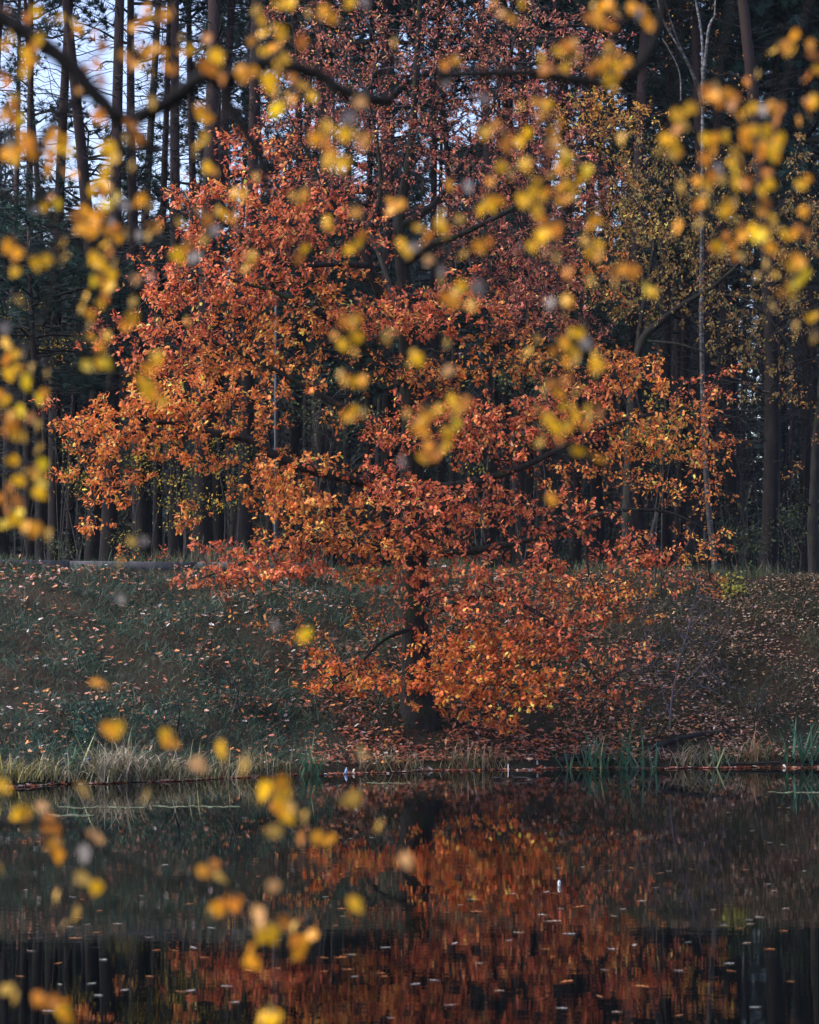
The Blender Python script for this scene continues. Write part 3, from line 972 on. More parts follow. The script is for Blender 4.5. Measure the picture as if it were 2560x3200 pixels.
def leafy_tree(name, label, limbs, ms, k, pal, leaf, per, bark, twig, tip=.004, step=.2, kill=.2, droop=.3, cat='tree', leaves=True, sag=0.0, rmax=.05):
    att = masses(ms, k)
    P, par, r0 = grow(limbs, att, step, kill, 90, .2, sag)
    rad, nch = radii(P, par, r0, tip, 2.3, rmax)
    base = np.array([*P[0][:2], float(ground_z(P[0][0], P[0][1]))])
    root = empty(name, base)
    tag(root, label, cat)
    for q, (pp, rr) in enumerate(limbs):
        A = Acc()
        tube(A, pp, rr, 9, lump=.04)
        obj('limb' if q else 'trunk', A.mesh(name + '_limb', bark, True, base), root)
    A = Acc()
    wood(A, P, par, np.where(r0 > 0, .0005, rad), nch, .02, 5, 3, rmin=.002)
    tag(obj('twigs', A.mesh(name + '_twigs', twig, False, base), root), kind='stuff')
    if leaves:
        ns = int((r0 > 0).sum())
        f = np.arange(ns, len(P)); f = f[rad[f] < tip * 2.6]
        cnt = rng.poisson(np.where(nch[f] == 0, per, per * .3))
        nd = np.repeat(f, cnt)
        n = len(nd)
        d = .7 * unit(n) + np.array([0, 0, -droop]) + .4 * (P[nd] - P[par[nd]]) / step
        A = Acc()
        scatter(A, SMALL_V, SMALL_F, P[nd] + .05 * rng.standard_normal((n, 3)), rot_frames(d, unit(n) + np.array([0, -.5, .4])), leaf * rng.uniform(.7, 1.25, n), pick(pal, n, .2))
        tag(obj('crown', A.mesh(name + '_crown', M_LEAF, False, base), root), kind='stuff')
    return root


OLIVE = [((.20, .14, .045), 4), ((.27, .16, .045), 3), ((.16, .135, .045), 3), ((.30, .13, .055), 2.5), ((.48, .33, .09), .5)]
RUST = [((.40, .17, .045), 4), ((.32, .12, .04), 3), ((.46, .27, .06), 2)]
OLDGOLD = [((.50, .34, .04), 4), ((.22, .19, .035), 4), ((.14, .15, .04), 3), ((.42, .22, .03), 1)]
M_PALETWIG = bark_mat('pale_twig', (.06, .052, .068), (.19, .165, .21), (6, 6, 6), bump=0)

# white birch right of the oak
birch = leafy_tree('birch_tree', 'slender white birch with forked stems right of the oak',
    [limb([(2242, 1815, 60.5), (2233, 1760, 60.5), (2212, 1560, 60.5), (2198, 1300, 60.5), (2192, 1000, 60.5), (2194, 700, 60.5), (2196, 420, 60.5), (2196, 262, 60.5), (2193, 110, 60.5), (2168, -40, 60.5), (2160, -200, 60.5)], .085, .018),
     limb([(2196, 262, 60.5), (2206, 170, 60.3), (2215, 90, 60.2), (2226, 60, 60.2), (2234, 40, 60.2), (2237, -90, 60.2)], .05, .012),
     limb([(2195, 330, 60.5), (2180, 270, 60.1), (2149, 195, 59.8), (2105, 120, 59.6), (2072, 60, 59.5), (2045, -40, 59.5)], .048, .015),
     limb([(2149, 195, 59.8), (2120, 130, 59.6), (2095, 60, 59.4), (2078, 0, 59.3)], .02, .01),
     limb([(2128, 315, 60.3), (2126, 240, 60.3), (2110, 190, 60.3), (2070, 120, 60.3)], .022, .01)],
    [(2080, 150, 130, 160, 60.3, 1, .22), (2230, 120, 110, 150, 60.3, 1, .22), (2190, 420, 160, 120, 60.5, 1.2, .3), (2300, 300, 120, 140, 60.5, 1, .18)], .004,
    RUST, .07, 2.5, M_BIRCHBARK, M_TWIG, tip=.0035, droop=.5, sag=.12, rmax=.02)

# leaning tree with small olive-yellow leaves, right
leafy_tree('alder_tree', 'dark leaning tree with small olive yellow leaves right of the oak',
    [limb([(1960, 1800, 58.5), (1965, 1500, 58.5), (1980, 1200, 58.5), (2009, 1064, 58.4), (2060, 1010, 58.2), (2124, 959, 58), (2190, 920, 57.9), (2248, 880, 57.8), (2330, 800, 57.8), (2400, 680, 57.8)], .15, .02),
     limb([(1980, 1200, 58.5), (2010, 960, 58.6), (2040, 800, 58.6), (2060, 620, 58.6), (2080, 480, 58.6)], .08, .015),
     limb([(2190, 920, 57.9), (2290, 925, 57.6), (2370, 960, 57.4), (2440, 1040, 57.3), (2500, 1130, 57.2)], .04, .01),
     limb([(2009, 1064, 58.4), (2120, 1075, 58), (2200, 1100, 57.8), (2300, 1130, 57.6)], .04, .01)],
    [(2000, 650, 190, 150, 58.6, 1.6, 1), (2080, 860, 200, 140, 58.2, 1.6, 1.1), (2250, 700, 170, 150, 57.8, 1.5, .9), (2330, 1040, 180, 110, 57.5, 1.2, .7), (2450, 880, 120, 200, 57.6, 1.2, .7), (2410, 1190, 140, 70, 57.3, .9, .5), (1950, 900, 100, 120, 58.4, 1.2, .9), (2500, 650, 90, 200, 57.8, 1.2, .6), (2190, 540, 160, 90, 58.2, 1.4, .8), (2000, 500, 120, 90, 58.6, 1.4, .8)],
    .0085, OLIVE, .095, 9.0, M_OAKBARK, M_TWIG, droop=.7, sag=.05)

# tree at the right edge with rusty leaves
leafy_tree('edge_tree', 'dark trunk at the right edge with sparse rusty leaves',
    [limb([(2545, 1815, 57.6), (2540, 1650, 57.6), (2546, 1500, 57.6), (2550, 1380, 57.6), (2570, 1150, 57.6), (2590, 800, 57.6), (2600, 400, 57.6)], .15, .03),
     limb([(2546, 1590, 57.6), (2510, 1560, 57.4), (2485, 1520, 57.3), (2480, 1470, 57.3), (2500, 1440, 57.2)], .03, .01),
     limb([(2560, 1260, 57.6), (2510, 1180, 57.3), (2460, 1150, 57.2)], .03, .01)],
    [(2500, 1470, 60, 40, 57.3, .5, 1.2), (2530, 1210, 60, 90, 57.3, .8, .8), (2560, 1350, 50, 70, 57.3, .6, .8), (2590, 900, 90, 250, 57.6, 1, .5)],
    .006, RUST, .075, 4.5, M_OAKBARK, M_TWIG, droop=.5)


def sapling(px, py, rx, ry, Y, n, pal, label, leaf=.085, stems=3, name='sapling', cat='sapling', basepy=None):
    p = at(px, py, Y)
    gz = float(ground_z(p[0], Y))
    base = np.array([p[0], Y, gz])
    root = empty(name, base)
    tag(root, label, cat)
    A = Acc(); L_ = Acc()
    sx, sz = rx / F * Y, ry / F * Y
    tips = p + unit(max(8, n // 22)) * np.array([sx, sx * .8, sz]) * rng.random((max(8, n // 22), 1)) ** .4
    for s in range(stems):
        A = Acc()
        q = base + np.array([rng.normal(0, .12), rng.normal(0, .12), -.1])
        top = p + np.array([rng.normal(0, sx * .4), rng.normal(0, .3), sz * .9])
        pts = smooth_path([q, q * .6 + top * .4 + .12 * rng.standard_normal(3), q * .3 + top * .7 + .12 * rng.standard_normal(3), top], 4)
        tube(A, pts, np.linspace(.022, .005, len(pts)), 5)
        for t in tips[s::stems]:
            d = np.abs(pts[:, 2] - (t[2] - .5 * abs(t[0] - p[0])))
            b = pts[int(d.argmin())]
            mid = (b + t) / 2 + .08 * rng.standard_normal(3) + (0, 0, .1)
            tube(A, smooth_path([b, mid, t], 3), np.linspace(.008, .003, 7), 4)
            k = rng.poisson(22)
            f = rng.random(k)[:, None]
            pos = np.where(f < .5, mid + (t - mid) * f * 2, t) + .16 * rng.standard_normal((k, 3)) * np.array([1, 1, .7])
            scatter(L_, SMALL_V, SMALL_F, pos, rot_frames(unit(k) + np.array([0, 0, -.5]), unit(k) + np.array([0, -.5, .6])), leaf * rng.uniform(.6, 1.3, k), pick(pal, k, .25))
        obj('stem', A.mesh(name + '_stem', M_TWIG, False, base), root)
    tag(obj('crown', L_.mesh(name + '_crown', M_LEAF, False, base), root), kind='stuff')
    return root


GREENISH = [((.05, .075, .03), 4), ((.09, .10, .03), 2), ((.03, .055, .03), 3)]
sapling(60, 1010, 90, 130, 65, 260, OLDGOLD, 'yellow leaved sapling low between pines at the left edge')
sapling(200, 1080, 100, 130, 67, 260, OLDGOLD, 'yellow sapling between dark trunks right of the edge pines')
sapling(240, 1420, 90, 130, 62, 300, OLDGOLD, 'dim gold sapling under the tip of the left oak limb')
sapling(470, 1430, 110, 120, 63, 420, OLDGOLD, 'olive gold sapling under the middle of the left oak limb')
sapling(590, 1540, 90, 150, 61, 420, OLDGOLD, 'tall olive sapling beside the stout trunk left of the pale pole')
sapling(720, 1480, 70, 170, 61, 380, GREENISH + OLDGOLD, 'green yellow sapling just left of the pale pole')
sapling(410, 1690, 75, 40, 59.5, 260, OLDGOLD + GREENISH, 'low fine leaved bush behind the kerb under the left limb', leaf=.06, name='bush', cat='bush')
sapling(190, 1710, 80, 40, 59.5, 220, GREENISH, 'low green bush behind the kerb near the left edge', leaf=.06, name='bush', cat='bush')
sapling(1030, 1270, 150, 120, 58, 620, GREENISH, 'dark green shrub showing through the oak left of its trunk', name='shrub', cat='shrub')
sapling(1660, 1180, 140, 130, 60, 520, GREENISH, 'dark leafy shrub seen through the gap right of the oak trunk', name='shrub', cat='shrub')
sapling(2060, 1340, 130, 100, 55.5, 620, [((.32, .25, .03), 4), ((.22, .2, .04), 3), ((.4, .24, .03), 2)], 'yellow green sapling glowing behind the right oak limb')
sapling(1500, 1330, 260, 180, 60, 420, OLDGOLD + GREENISH, 'olive undergrowth tree behind the oak trunk', stems=4)
sapling(2330, 1680, 130, 110, 61, 420, GREENISH, 'dark green bush under the birch on the right', name='bush', cat='bush')
sapling(2480, 1650, 90, 130, 62, 420, GREENISH, 'dark green bush beside the trunk at the right edge', name='bush', cat='bush')

# pale metal pole at the top of the bank
pb = at(860, 1700, 57.9)
pz = float(ground_z(pb[0], 57.9))
pt = at(857, 930, 57.9)[2]
pole = empty('metal_pole', (pb[0], 57.9, pz))
tag(pole, 'slender pale grey metal pole rising behind the left oak limb', 'pole')
A = Acc(); tube(A, np.array([(0, 0, -.3), (0, 0, .9), (0, 0, 3), (0, 0, pt - pz)]), [.036, .032, .028, .025], 12); obj('shaft', A.mesh('pole_shaft', M_METAL, True), pole)
A = Acc(); tube(A, np.array([(0, 0, .0), (0, 0, .12), (0, 0, .16)]), [.085, .08, .052], 12); obj('base_collar', A.mesh('pole_collar', M_METAL, True), pole)
A = Acc(); tube(A, np.array([(0, 0, pt - pz - .004), (0, 0, pt - pz + .03), (0, 0, pt - pz + .05)]), [.042, .042, .02], 12); obj('cap', A.mesh('pole_cap', M_METAL, True), pole)

# ------------------------------------------------------------------ ground cover of the bank
BL_V = np.array([(-.03, 0, 0), (.03, 0, 0), (.025, .45, .12), (-.025, .45, .12), (0, .95, -.12)], float)
BL_F = np.array([[0, 1, 2], [0, 2, 3], [3, 2, 4]])


def on_bank(n, x0=-13, x1=13, t0=.0, t1=1.0, pw=1.0):
    x = rng.uniform(x0, x1, n)
    t = t0 + (t1 - t0) * rng.random(n) ** pw
    y = shore(x) + t * (brow(x) - .1 - shore(x))
    return np.stack([x, y, ground_z(x, y)], 1), t


GR = [((.026, .064, .045), 5), ((.037, .090, .064), 2.5), ((.018, .034, .026), 3), ((.085, .10, .065), 1), ((.16, .14, .095), .7)]
GR2 = [((.05, .055, .025), 4), ((.035, .045, .025), 4), ((.10, .085, .04), 2), ((.16, .12, .07), .8)]
A = Acc()
n = 120000
p, t = on_bank(n)
patch = np.sin(p[:, 0] * 1.1 + 1.3) * np.sin(p[:, 1] * .9 + p[:, 0] * .5) + .5 * np.sin(p[:, 0] * 3.1 + p[:, 1] * 2.3)
under = np.exp(-((p[:, 0] - 2.2) / 3.4) ** 2 - ((p[:, 1] - 50.2) / 2.6) ** 2)
keep = (rng.random(n) < .35 + .75 * (patch > -.35)) & (rng.random(n) > under * .93) & ((p[:, 0] < 4) | (rng.random(n) < .62))
p, t = p[keep], t[keep]; n = len(p)
d = np.stack([rng.normal(0, .55, n), rng.normal(-.2, .5, n), rng.uniform(.25, 1.0, n)], 1)
colg = np.where((rng.random(n) < 1 / (1 + np.exp(-(p[:, 0] - 3) * .9)))[:, None], pick(GR2, n, .25), pick(GR, n, .25))
colg *= (.95 + .45 * np.sin(p[:, 0] * 2.1 + 1.5 * np.sin(p[:, 1] * 1.3)) * np.sin(p[:, 1] * 2.7 + p[:, 0] * .8))[:, None]
szg = rng.uniform(.12, .36, n) * np.where((t < .2) & (p[:, 0] > -2.2), .55, 1.0)
scatter(A, BL_V * np.array([.62, 1, 1]), BL_F, p, rot_frames(d, unit(n) + np.array([0, -.6, .5])), szg, colg)
tag(obj('grass', A.mesh('grass', M_GRASS)), 'dark blue green rough grass covering the bank', 'grass', kind='stuff')

A = Acc()
n = 60000
p, t = on_bank(n)
under = np.exp(-((p[:, 0] - 1.5) / 4.2) ** 2 - ((p[:, 1] - 50.5) / 3.6) ** 2)
right = 1 / (1 + np.exp(-(p[:, 0] - 3.5) * .9))
lower = np.clip(1.2 - t * 1.2, 0, 1) * (p[:, 0] > -2)
pr = .13 + .85 * under + .36 * right + .25 * lower + .10 * (t > .75)
drift = .5 + .9 * (np.sin(p[:, 0] * 1.7 + 2 * np.sin(p[:, 1] * .8)) * np.sin(p[:, 1] * 2.1 + p[:, 0] * .6) + .3)
keep = rng.random(n) < pr * np.clip(drift, .15, 1.6)
p, t, under, right = p[keep], t[keep], under[keep], right[keep]; n = len(p)
LIT = [((.32, .11, .055), 4), ((.20, .075, .05), 3.5), ((.32, .17, .11), 2.5), ((.50, .42, .40), 1.2), ((.52, .18, .04), 2.2)]  # palest tone in each litter palette: leaf undersides plus painted-in sky sheen
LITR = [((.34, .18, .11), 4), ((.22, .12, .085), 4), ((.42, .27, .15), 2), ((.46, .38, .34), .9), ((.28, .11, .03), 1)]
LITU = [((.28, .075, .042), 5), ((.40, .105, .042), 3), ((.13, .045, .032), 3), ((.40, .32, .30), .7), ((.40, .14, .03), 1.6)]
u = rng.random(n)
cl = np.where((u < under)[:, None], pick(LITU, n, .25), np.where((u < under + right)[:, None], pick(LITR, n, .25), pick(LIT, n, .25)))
nz = np.stack([rng.normal(0, .5, n), rng.normal(-.35, .5, n), np.ones(n)], 1)
p = p + np.array([0, 0, .03]) + np.stack([np.zeros(n), np.zeros(n), rng.uniform(0, .09, n) * (1 - under)], 1)
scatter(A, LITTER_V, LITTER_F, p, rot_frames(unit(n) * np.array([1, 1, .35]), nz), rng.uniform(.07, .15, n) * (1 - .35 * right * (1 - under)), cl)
# the drift of wet leaves along the waterline
n = 5200
x = rng.uniform(-13, 13, n)
x = x[rng.random(n) < .25 + .75 * (np.sin(x * 2.3) * np.sin(x * .9 + 1) > -.1)]
n = len(x)
y = shore(x) - .20 - np.abs(rng.normal(0, .09, n)) + .06
p = np.stack([x, y, np.maximum(ground_z(x, y), .003) + rng.uniform(.003, .02, n)], 1)
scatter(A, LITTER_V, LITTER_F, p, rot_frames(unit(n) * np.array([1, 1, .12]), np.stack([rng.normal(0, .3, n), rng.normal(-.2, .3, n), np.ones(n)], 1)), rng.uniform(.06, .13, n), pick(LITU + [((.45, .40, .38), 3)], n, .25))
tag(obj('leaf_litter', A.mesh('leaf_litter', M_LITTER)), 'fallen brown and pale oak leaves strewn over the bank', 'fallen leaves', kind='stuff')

# rank dry grass and low plants behind the kerb
A = Acc()
n = 9000
x = rng.uniform(-13, 13, n); y = rng.uniform(57.3, 62, n)
p = np.stack([x, y, ground_z(x, y)], 1)
dry = np.exp(-((x + 4.4) / 1.3) ** 2) + .35 * (np.sin(x * 1.7) > .3)
hh = rng.uniform(.15, .42, n) * (1 + 1.5 * np.clip(dry, 0, 1))
d = np.stack([rng.normal(0, .25, n), rng.normal(0, .25, n), np.ones(n)], 1)
cc = np.where((rng.random(n) < dry * .7)[:, None], pick([((.16, .115, .08), 3), ((.10, .075, .055), 3)], n, .25), pick(GREENISH, n, .25))
scatter(A, BL_V * np.array([.8, 1, 1]), BL_F, p, rot_frames(d, unit(n)), hh, cc)
tag(obj('undergrowth', A.mesh('undergrowth', M_GRASS)), 'rank dry grass and weeds between the kerb and the pines', 'undergrowth', kind='stuff')

# thin dark poles and brush deep in the shade
A = Acc()
for k in range(420):
    px, Y = rng.uniform(-200, 2760), rng.uniform(66, 98)
    q = at(px, 1700, Y); z0 = float(ground_z(q[0], Y))
    h = rng.uniform(1.5, 6.5)
    pts = smooth_path([(q[0], Y, z0), (q[0] + rng.normal(0, .15), Y, z0 + h * .5), (q[0] + rng.normal(0, .5), Y + rng.normal(0, .4), z0 + h)], 3)
    tube(A, pts, np.linspace(rng.uniform(.01, .035), .004, len(pts)), 4, col=(.022, .020, .022))
    m = rng.poisson(26)
    f = rng.random(m) ** .7
    pos = np.stack([np.interp(f, np.linspace(0, 1, len(pts)), pts[:, c]) for c in range(3)], 1) + rng.standard_normal((m, 3)) * np.array([.45, .45, .3])
    scatter(A, SMALL_V, SMALL_F, pos, rot_frames(unit(m), unit(m)), rng.uniform(.07, .16, m), pick([((.02, .03, .022), 4), ((.05, .05, .02), 2), ((.10, .075, .02), .6)], m, .3))
tag(obj('thicket', A.mesh('thicket', M_LEAF)), 'dim brush and thin stems in the shade between the pines', 'thicket', kind='stuff')


# ------------------------------------------------------------------ plants and finds along the shore
def ground_hit(px, py):
    Y = np.linspace(40, 57, 1200)
    q = at(px, py, Y)
    g_ = np.maximum(ground_z(q[:, 0], Y), 0)
    k = np.where(q[:, 2] <= g_)[0]
    k = k[0] if len(k) else -1
    # the first crossing from the camera outwards
    return np.array([q[k, 0], Y[k], g_[k]])


def ribbon(length, width, lean, az, droop, seg=6):
    t = np.linspace(0, 1, seg)
    d = np.array([math.cos(az), math.sin(az)])
    hx = lean * t * length + droop * t ** 3 * length * .8
    z = length * (t - .25 * lean * t ** 2) - droop * t ** 3 * length * .75
    c = np.stack([d[0] * hx, d[1] * hx, z], 1)
    s = np.array([-d[1], d[0], 0])
    wv = width * np.clip(1.15 - t ** 2.2 * 1.12, .03, 1)
    V = np.concatenate([c + s * wv[:, None] / 2, c - s * wv[:, None] / 2])
    q = np.array([[k, k + 1, seg + k + 1, seg + k] for k in range(seg - 1)])
    return V, q


STRAW = [((.40, .33, .23), 4), ((.22, .20, .10), 3), ((.13, .15, .07), 3), ((.42, .37, .28), 1.5), ((.32, .28, .08), 1)]
SEDGEG = [((.09, .105, .055), 4), ((.18, .16, .08), 3), ((.28, .23, .14), 2)]


def sedge(px, py, n, h, pal, label, spread=.22, wd=.019):
    b = ground_hit(px, py)
    root = obj('sedge_tuft', None, None, b) if False else empty('sedge_tuft', b)
    tag(root, label, 'sedge', 'sedge tufts along the waterline')
    for nm, m in (('green_blades', n // 2), ('dry_blades', n - n // 2)):
        A = Acc()
        for k in range(m):
            V, q = ribbon(h * 1.55 * rng.uniform(.45, 1.15), wd * rng.uniform(.6, 1.3), rng.uniform(.05, .8), rng.uniform(0, 6.283), rng.uniform(.0, .9))
            A.add(V + np.array([rng.normal(0, spread), rng.normal(0, spread * .5), -.03]), quads=q, col=pick(pal if nm[0] == 'd' else SEDGEG, 1, .2)[0])
        tag(obj(nm, A.mesh('sedge_' + nm, M_REED), root), kind='stuff')


SEDGES = [(20, 2440, 90, .50, 'yellow'), (85, 2440, 60, .36, 'yellow'), (165, 2440, 90, .45, 'straw'), (225, 2436, 30, .3, 'straw'), (325, 2438, 150, .68, 'pale'), (400, 2436, 170, .70, 'pale'), (470, 2434, 80, .45, 'straw'),
          (545, 2432, 90, .50, 'straw'), (610, 2430, 40, .3, 'green'), (660, 2428, 80, .42, 'straw'), (745, 2425, 50, .36, 'straw'), (810, 2422, 90, .5, 'green'), (880, 2420, 40, .4, 'green'),
          (1165, 2408, 60, .4, 'brown'), (1260, 2405, 60, .4, 'brown'), (1450, 2398, 90, .42, 'brown'), (1540, 2396, 80, .38, 'brown'), (2160, 2390, 60, .5, 'pale'), (2355, 2386, 120, .55, 'rusty')]
PALS = {'yellow': [((.36, .30, .07), 4), ((.25, .23, .07), 3), ((.3, .25, .15), 2)], 'straw': STRAW, 'pale': [((.44, .37, .31), 4), ((.34, .28, .20), 3), ((.22, .2, .1), 2)],
        'green': SEDGEG, 'brown': [((.16, .10, .06), 3), ((.24, .16, .10), 2), ((.1, .09, .05), 2)], 'rusty': [((.30, .15, .08), 3), ((.24, .17, .09), 3), ((.14, .13, .06), 2)]}
for i, (px, py, n, h, c) in enumerate(SEDGES):
    side = 'left edge' if i < 13 else ('blue bottle' if i < 17 else 'right-hand iris')
    k = i if i < 13 else (i - 13 if i < 17 else i - 17)
    sedge(px, py, n, h, PALS[c], f'{c} arching sedge tuft at the waterline, {ORD[k]} ' + ('from the left edge' if i < 13 else ('past the pale blue bottle' if i < 17 else 'right of the big iris clumps')), .2)

M_IRIS = leaf_mat('iris_blade', .3, .5, .25)
for (px, py, n, h, sp, lab) in ((968, 2424, 34, .85, .16, 'dark green iris clump fanning from the water left of the oak'), (1860, 2402, 30, .8, .18, 'green iris clump at the waterline, left one of the tall pair'), (1965, 2402, 36, 1.0, .22, 'tallest green iris clump at the waterline right of the oak'),
                                (2035, 2404, 16, .6, .14, 'short iris tuft leaning right beside the tallest clump'), (1780, 2404, 5, .5, .05, 'few thin iris blades standing alone in the water'), (2240, 2394, 24, .5, .2, 'pale green low iris clump arching over the water'), (2530, 2386, 26, .95, .2, 'tall iris clump at the right edge of the pond'),
                                (2480, 2386, 14, .6, .15, 'small iris tuft left of the clump at the right edge'), (215, 2420, 12, .9, .12, 'few tall reed blades beside the green bush on the left')):
    b = ground_hit(px, py)
    root = empty('iris_clump', b)
    tag(root, lab, 'iris', 'iris clumps in the shallows')
    pale = 'pale' in lab
    for k in range(n):
        V, q = ribbon(h * rng.uniform(.55, 1.25), .042 * rng.uniform(.7, 1.2), rng.uniform(.05, .7), rng.choice([0, math.pi]) + rng.normal(0, .7), rng.choice([0, .15, .6], p=[.5, .3, .2]))
        c = pick([((.20, .25, .13), 3), ((.12, .18, .10), 2)] if pale else [((.045, .13, .082), 4), ((.075, .17, .10), 3), ((.18, .20, .11), 1.3)], 1, .2)[0]
        A = Acc(); A.add(V + np.array([rng.normal(0, sp), rng.normal(0, sp * .4), -.04]), quads=q, col=c)
        obj('blade', A.mesh('iris_blade', M_IRIS), root)

# green bush and a few weeds on the left bank
def bank_bush(px, py, rx, ry, n, pal, label, leaf=.09, name='bush', cat='bush'):
    b = ground_hit(px, py + ry)
    return sapling(px, py, rx, ry, b[1], n, pal, label, leaf=leaf, name=name, cat=cat)


BG = [((.02, .06, .045), 4), ((.03, .08, .055), 3), ((.014, .04, .034), 3)]
bank_bush(290, 2260, 70, 75, 420, BG, 'dark green broad leaved bush on the left bank by the blue bottle')
bank_bush(560, 2230, 130, 70, 420, BG + [((.05, .07, .04), 2)], 'low dark green weeds on the bank left of the oak', name='weed_patch', cat='weeds', leaf=.07)
bank_bush(720, 2150, 120, 80, 360, BG + [((.05, .07, .04), 2)], 'dark leafy weeds on the slope between bush and oak', name='weed_patch', cat='weeds', leaf=.07)
bank_bush(2370, 2200, 110, 60, 260, [((.05, .075, .04), 3), ((.08, .09, .04), 2)], 'pale green weeds low on the right bank', name='weed_patch', cat='weeds', leaf=.06)
bank_bush(2030, 2270, 80, 60, 220, [((.06, .08, .03), 3), ((.12, .12, .03), 2)], 'small yellow green weed above the fallen log', name='weed_patch', cat='weeds', leaf=.06)
bank_bush(2285, 1835, 28, 28, 90, [((.40, .36, .06), 3), ((.3, .3, .06), 2)], 'small yellow leafed sprig at the tip of the right oak boughs', name='sprig', cat='sprig', leaf=.09)

# bare greyish shrub on the right bank
sb = ground_hit(2090, 2275)
def on_y(pts, Y): return [(a, b, Y + c) for a, b, c in pts]
leafy_tree('bare_shrub', 'leafless pale grey twigged shrub on the right bank', [limb(on_y([(2092, 2290, 0), (2100, 2180, 0), (2125, 2060, .1), (2155, 1950, .2), (2175, 1860, .3), (2190, 1790, .3)], sb[1]), .022, .006),
    limb(on_y([(2096, 2240, 0), (2060, 2130, -.1), (2030, 2030, -.1), (2000, 1930, 0)], sb[1]), .014, .005), limb(on_y([(2100, 2180, 0), (2180, 2090, 0), (2240, 2010, 0), (2280, 1960, 0)], sb[1]), .012, .005)],
    [(2090, 1980, 120, 130, sb[1], .6, 1), (2200, 1960, 100, 120, sb[1], .6, 1), (2020, 2080, 80, 120, sb[1], .5, .8), (2200, 2120, 110, 90, sb[1], .5, .8)], .02, RUST, .05, 0, M_PALETWIG, M_PALETWIG, tip=.0042, step=.11, kill=.1, leaves=False, cat='shrub', rmax=.012)
sb2 = ground_hit(1880, 2230)
leafy_tree('bare_shrub', 'dark leafless brush below the drooping right oak limb', [limb(on_y([(1880, 2260, 0), (1890, 2180, 0), (1905, 2090, 0), (1930, 2010, 0)], sb2[1]), .016, .005), limb(on_y([(1880, 2250, 0), (1840, 2190, 0), (1800, 2150, 0)], sb2[1]), .01, .004)],
    [(1900, 2120, 110, 110, sb2[1], .5, 1)], .0065, RUST, .05, 0, M_DEADWOOD, M_DEADWOOD, tip=.0028, step=.14, kill=.13, leaves=False, cat='shrub', rmax=.012)


def log(a, b, r, label, bend=.05, dy=0.0):
    p0, p1 = ground_hit(*a), ground_hit(*b)
    base = p0.copy()
    mid = (p0 + p1) / 2 + np.array([0, 0, bend])
    pts, rr = smooth_path([p0 + (0, 0, r * .5), mid + (0, 0, r * .6), p1 + (0, 0, r * .7)], 6, [r, r * .9, r * .55])
    o = empty('fallen_log', base)
    tag(o, label, 'log')
    A = Acc(); tube(A, pts, rr, 9, lump=.08)
    obj('stem', A.mesh('log_stem', M_OAKBARK, True, base), o)
    for k in range(3):
        A = Acc()
        q = pts[int(len(pts) * (.3 + .2 * k))]
        d = np.array([rng.normal(0, .4), -.3, rng.uniform(.2, .7)])
        tube(A, q + np.outer(np.linspace(0, .3, 4), d), np.linspace(r * .3, r * .12, 4), 5)
        obj('stub', A.mesh('log_stub', M_OAKBARK, True, base), o)


log((2010, 2352), (2275, 2292), .065, 'dark fallen log lying on the right bank behind the sedge', .08)
log((1745, 2386), (1835, 2372), .08, 'short dark log at the waterline left of the iris pair', .02)
log((2240, 2392), (2560, 2384), .035, 'thin dark stick along the right-hand waterline', .0)


def water_pt(px, py):
    Y = CAM_H / math.tan(math.atan((py - 1600) / F) - PITCH)
    q = at(px, py, Y)
    return np.array([q[0], Y, 0.0])


# driftwood
for (px, py, ln, lab, up) in ((1612, 2437, .38, 'dark forked driftwood poking from the water below the oak', True), (1546, 2437, .22, 'small dark stick in the water left of the forked driftwood', False)):
    b = water_pt(px, py)
    A = Acc()
    tube(A, smooth_path(np.array([(-ln * .1, 0, .03), (ln * .2, 0, .04), (ln * .6, .02, .03), (ln, .03, -.01)]), 4), np.linspace(.022, .012, 13), 6, lump=.1)
    if up:
        tube(A, smooth_path(np.array([(-.02, 0, .03), (-.07, 0, .08), (-.05, 0, .10)]), 4), np.linspace(.02, .006, 9), 6)
        tube(A, smooth_path(np.array([(.0, 0, .03), (-.04, .02, -.01), (-.09, .03, -.02)]), 4), np.linspace(.02, .008, 9), 6)
    tag(obj('driftwood', A.mesh('driftwood', M_DEADWOOD, True), None, b), lab, 'driftwood')


def lathe(prof, n=14):
    prof = np.array(prof, float)
    a = np.linspace(0, 6.2832, n, endpoint=False)
    V = np.stack([prof[:, 0][:, None] * np.cos(a), prof[:, 0][:, None] * np.sin(a), prof[:, 1][:, None] * np.ones(n)], -1).reshape(-1, 3)
    q = [[i * n + j, i * n + (j + 1) % n, (i + 1) * n + (j + 1) % n, (i + 1) * n + j] for i in range(len(prof) - 1) for j in range(n)]
    return V, q


def bottle(loc, s, body, capc, label, rot=(0, 0, 0), band=None):
    o = empty('bottle', loc)
    o.rotation_euler = rot
    tag(o, label, 'bottle')
    A = Acc(); V, q = lathe([(0, -.05), (.028, -.05), (.032, -.04), (.033, .03), (.030, .055), (.016, .075), (.012, .085), (0, .085)])
    A.add(V * s, quads=q); obj('body', A.mesh('bottle_body', body, True), o)
    A = Acc(); V, q = lathe([(0, .083), (.015, .083), (.015, .10), (.013, .104), (0, .104)])
    A.add(V * s, quads=q); obj('cap', A.mesh('bottle_cap', capc, True), o)
    if band:
        A = Acc()
        a = np.linspace(-1.9, -1.25, 5)
        V = np.array([(.0345 * math.cos(x), .0345 * math.sin(x), z) for z in (.012, .045) for x in a])
        A.add(V * s, quads=[[k, k + 1, k + 6, k + 5] for k in range(4)]); obj('mark', A.mesh('bottle_mark', band, False), o)


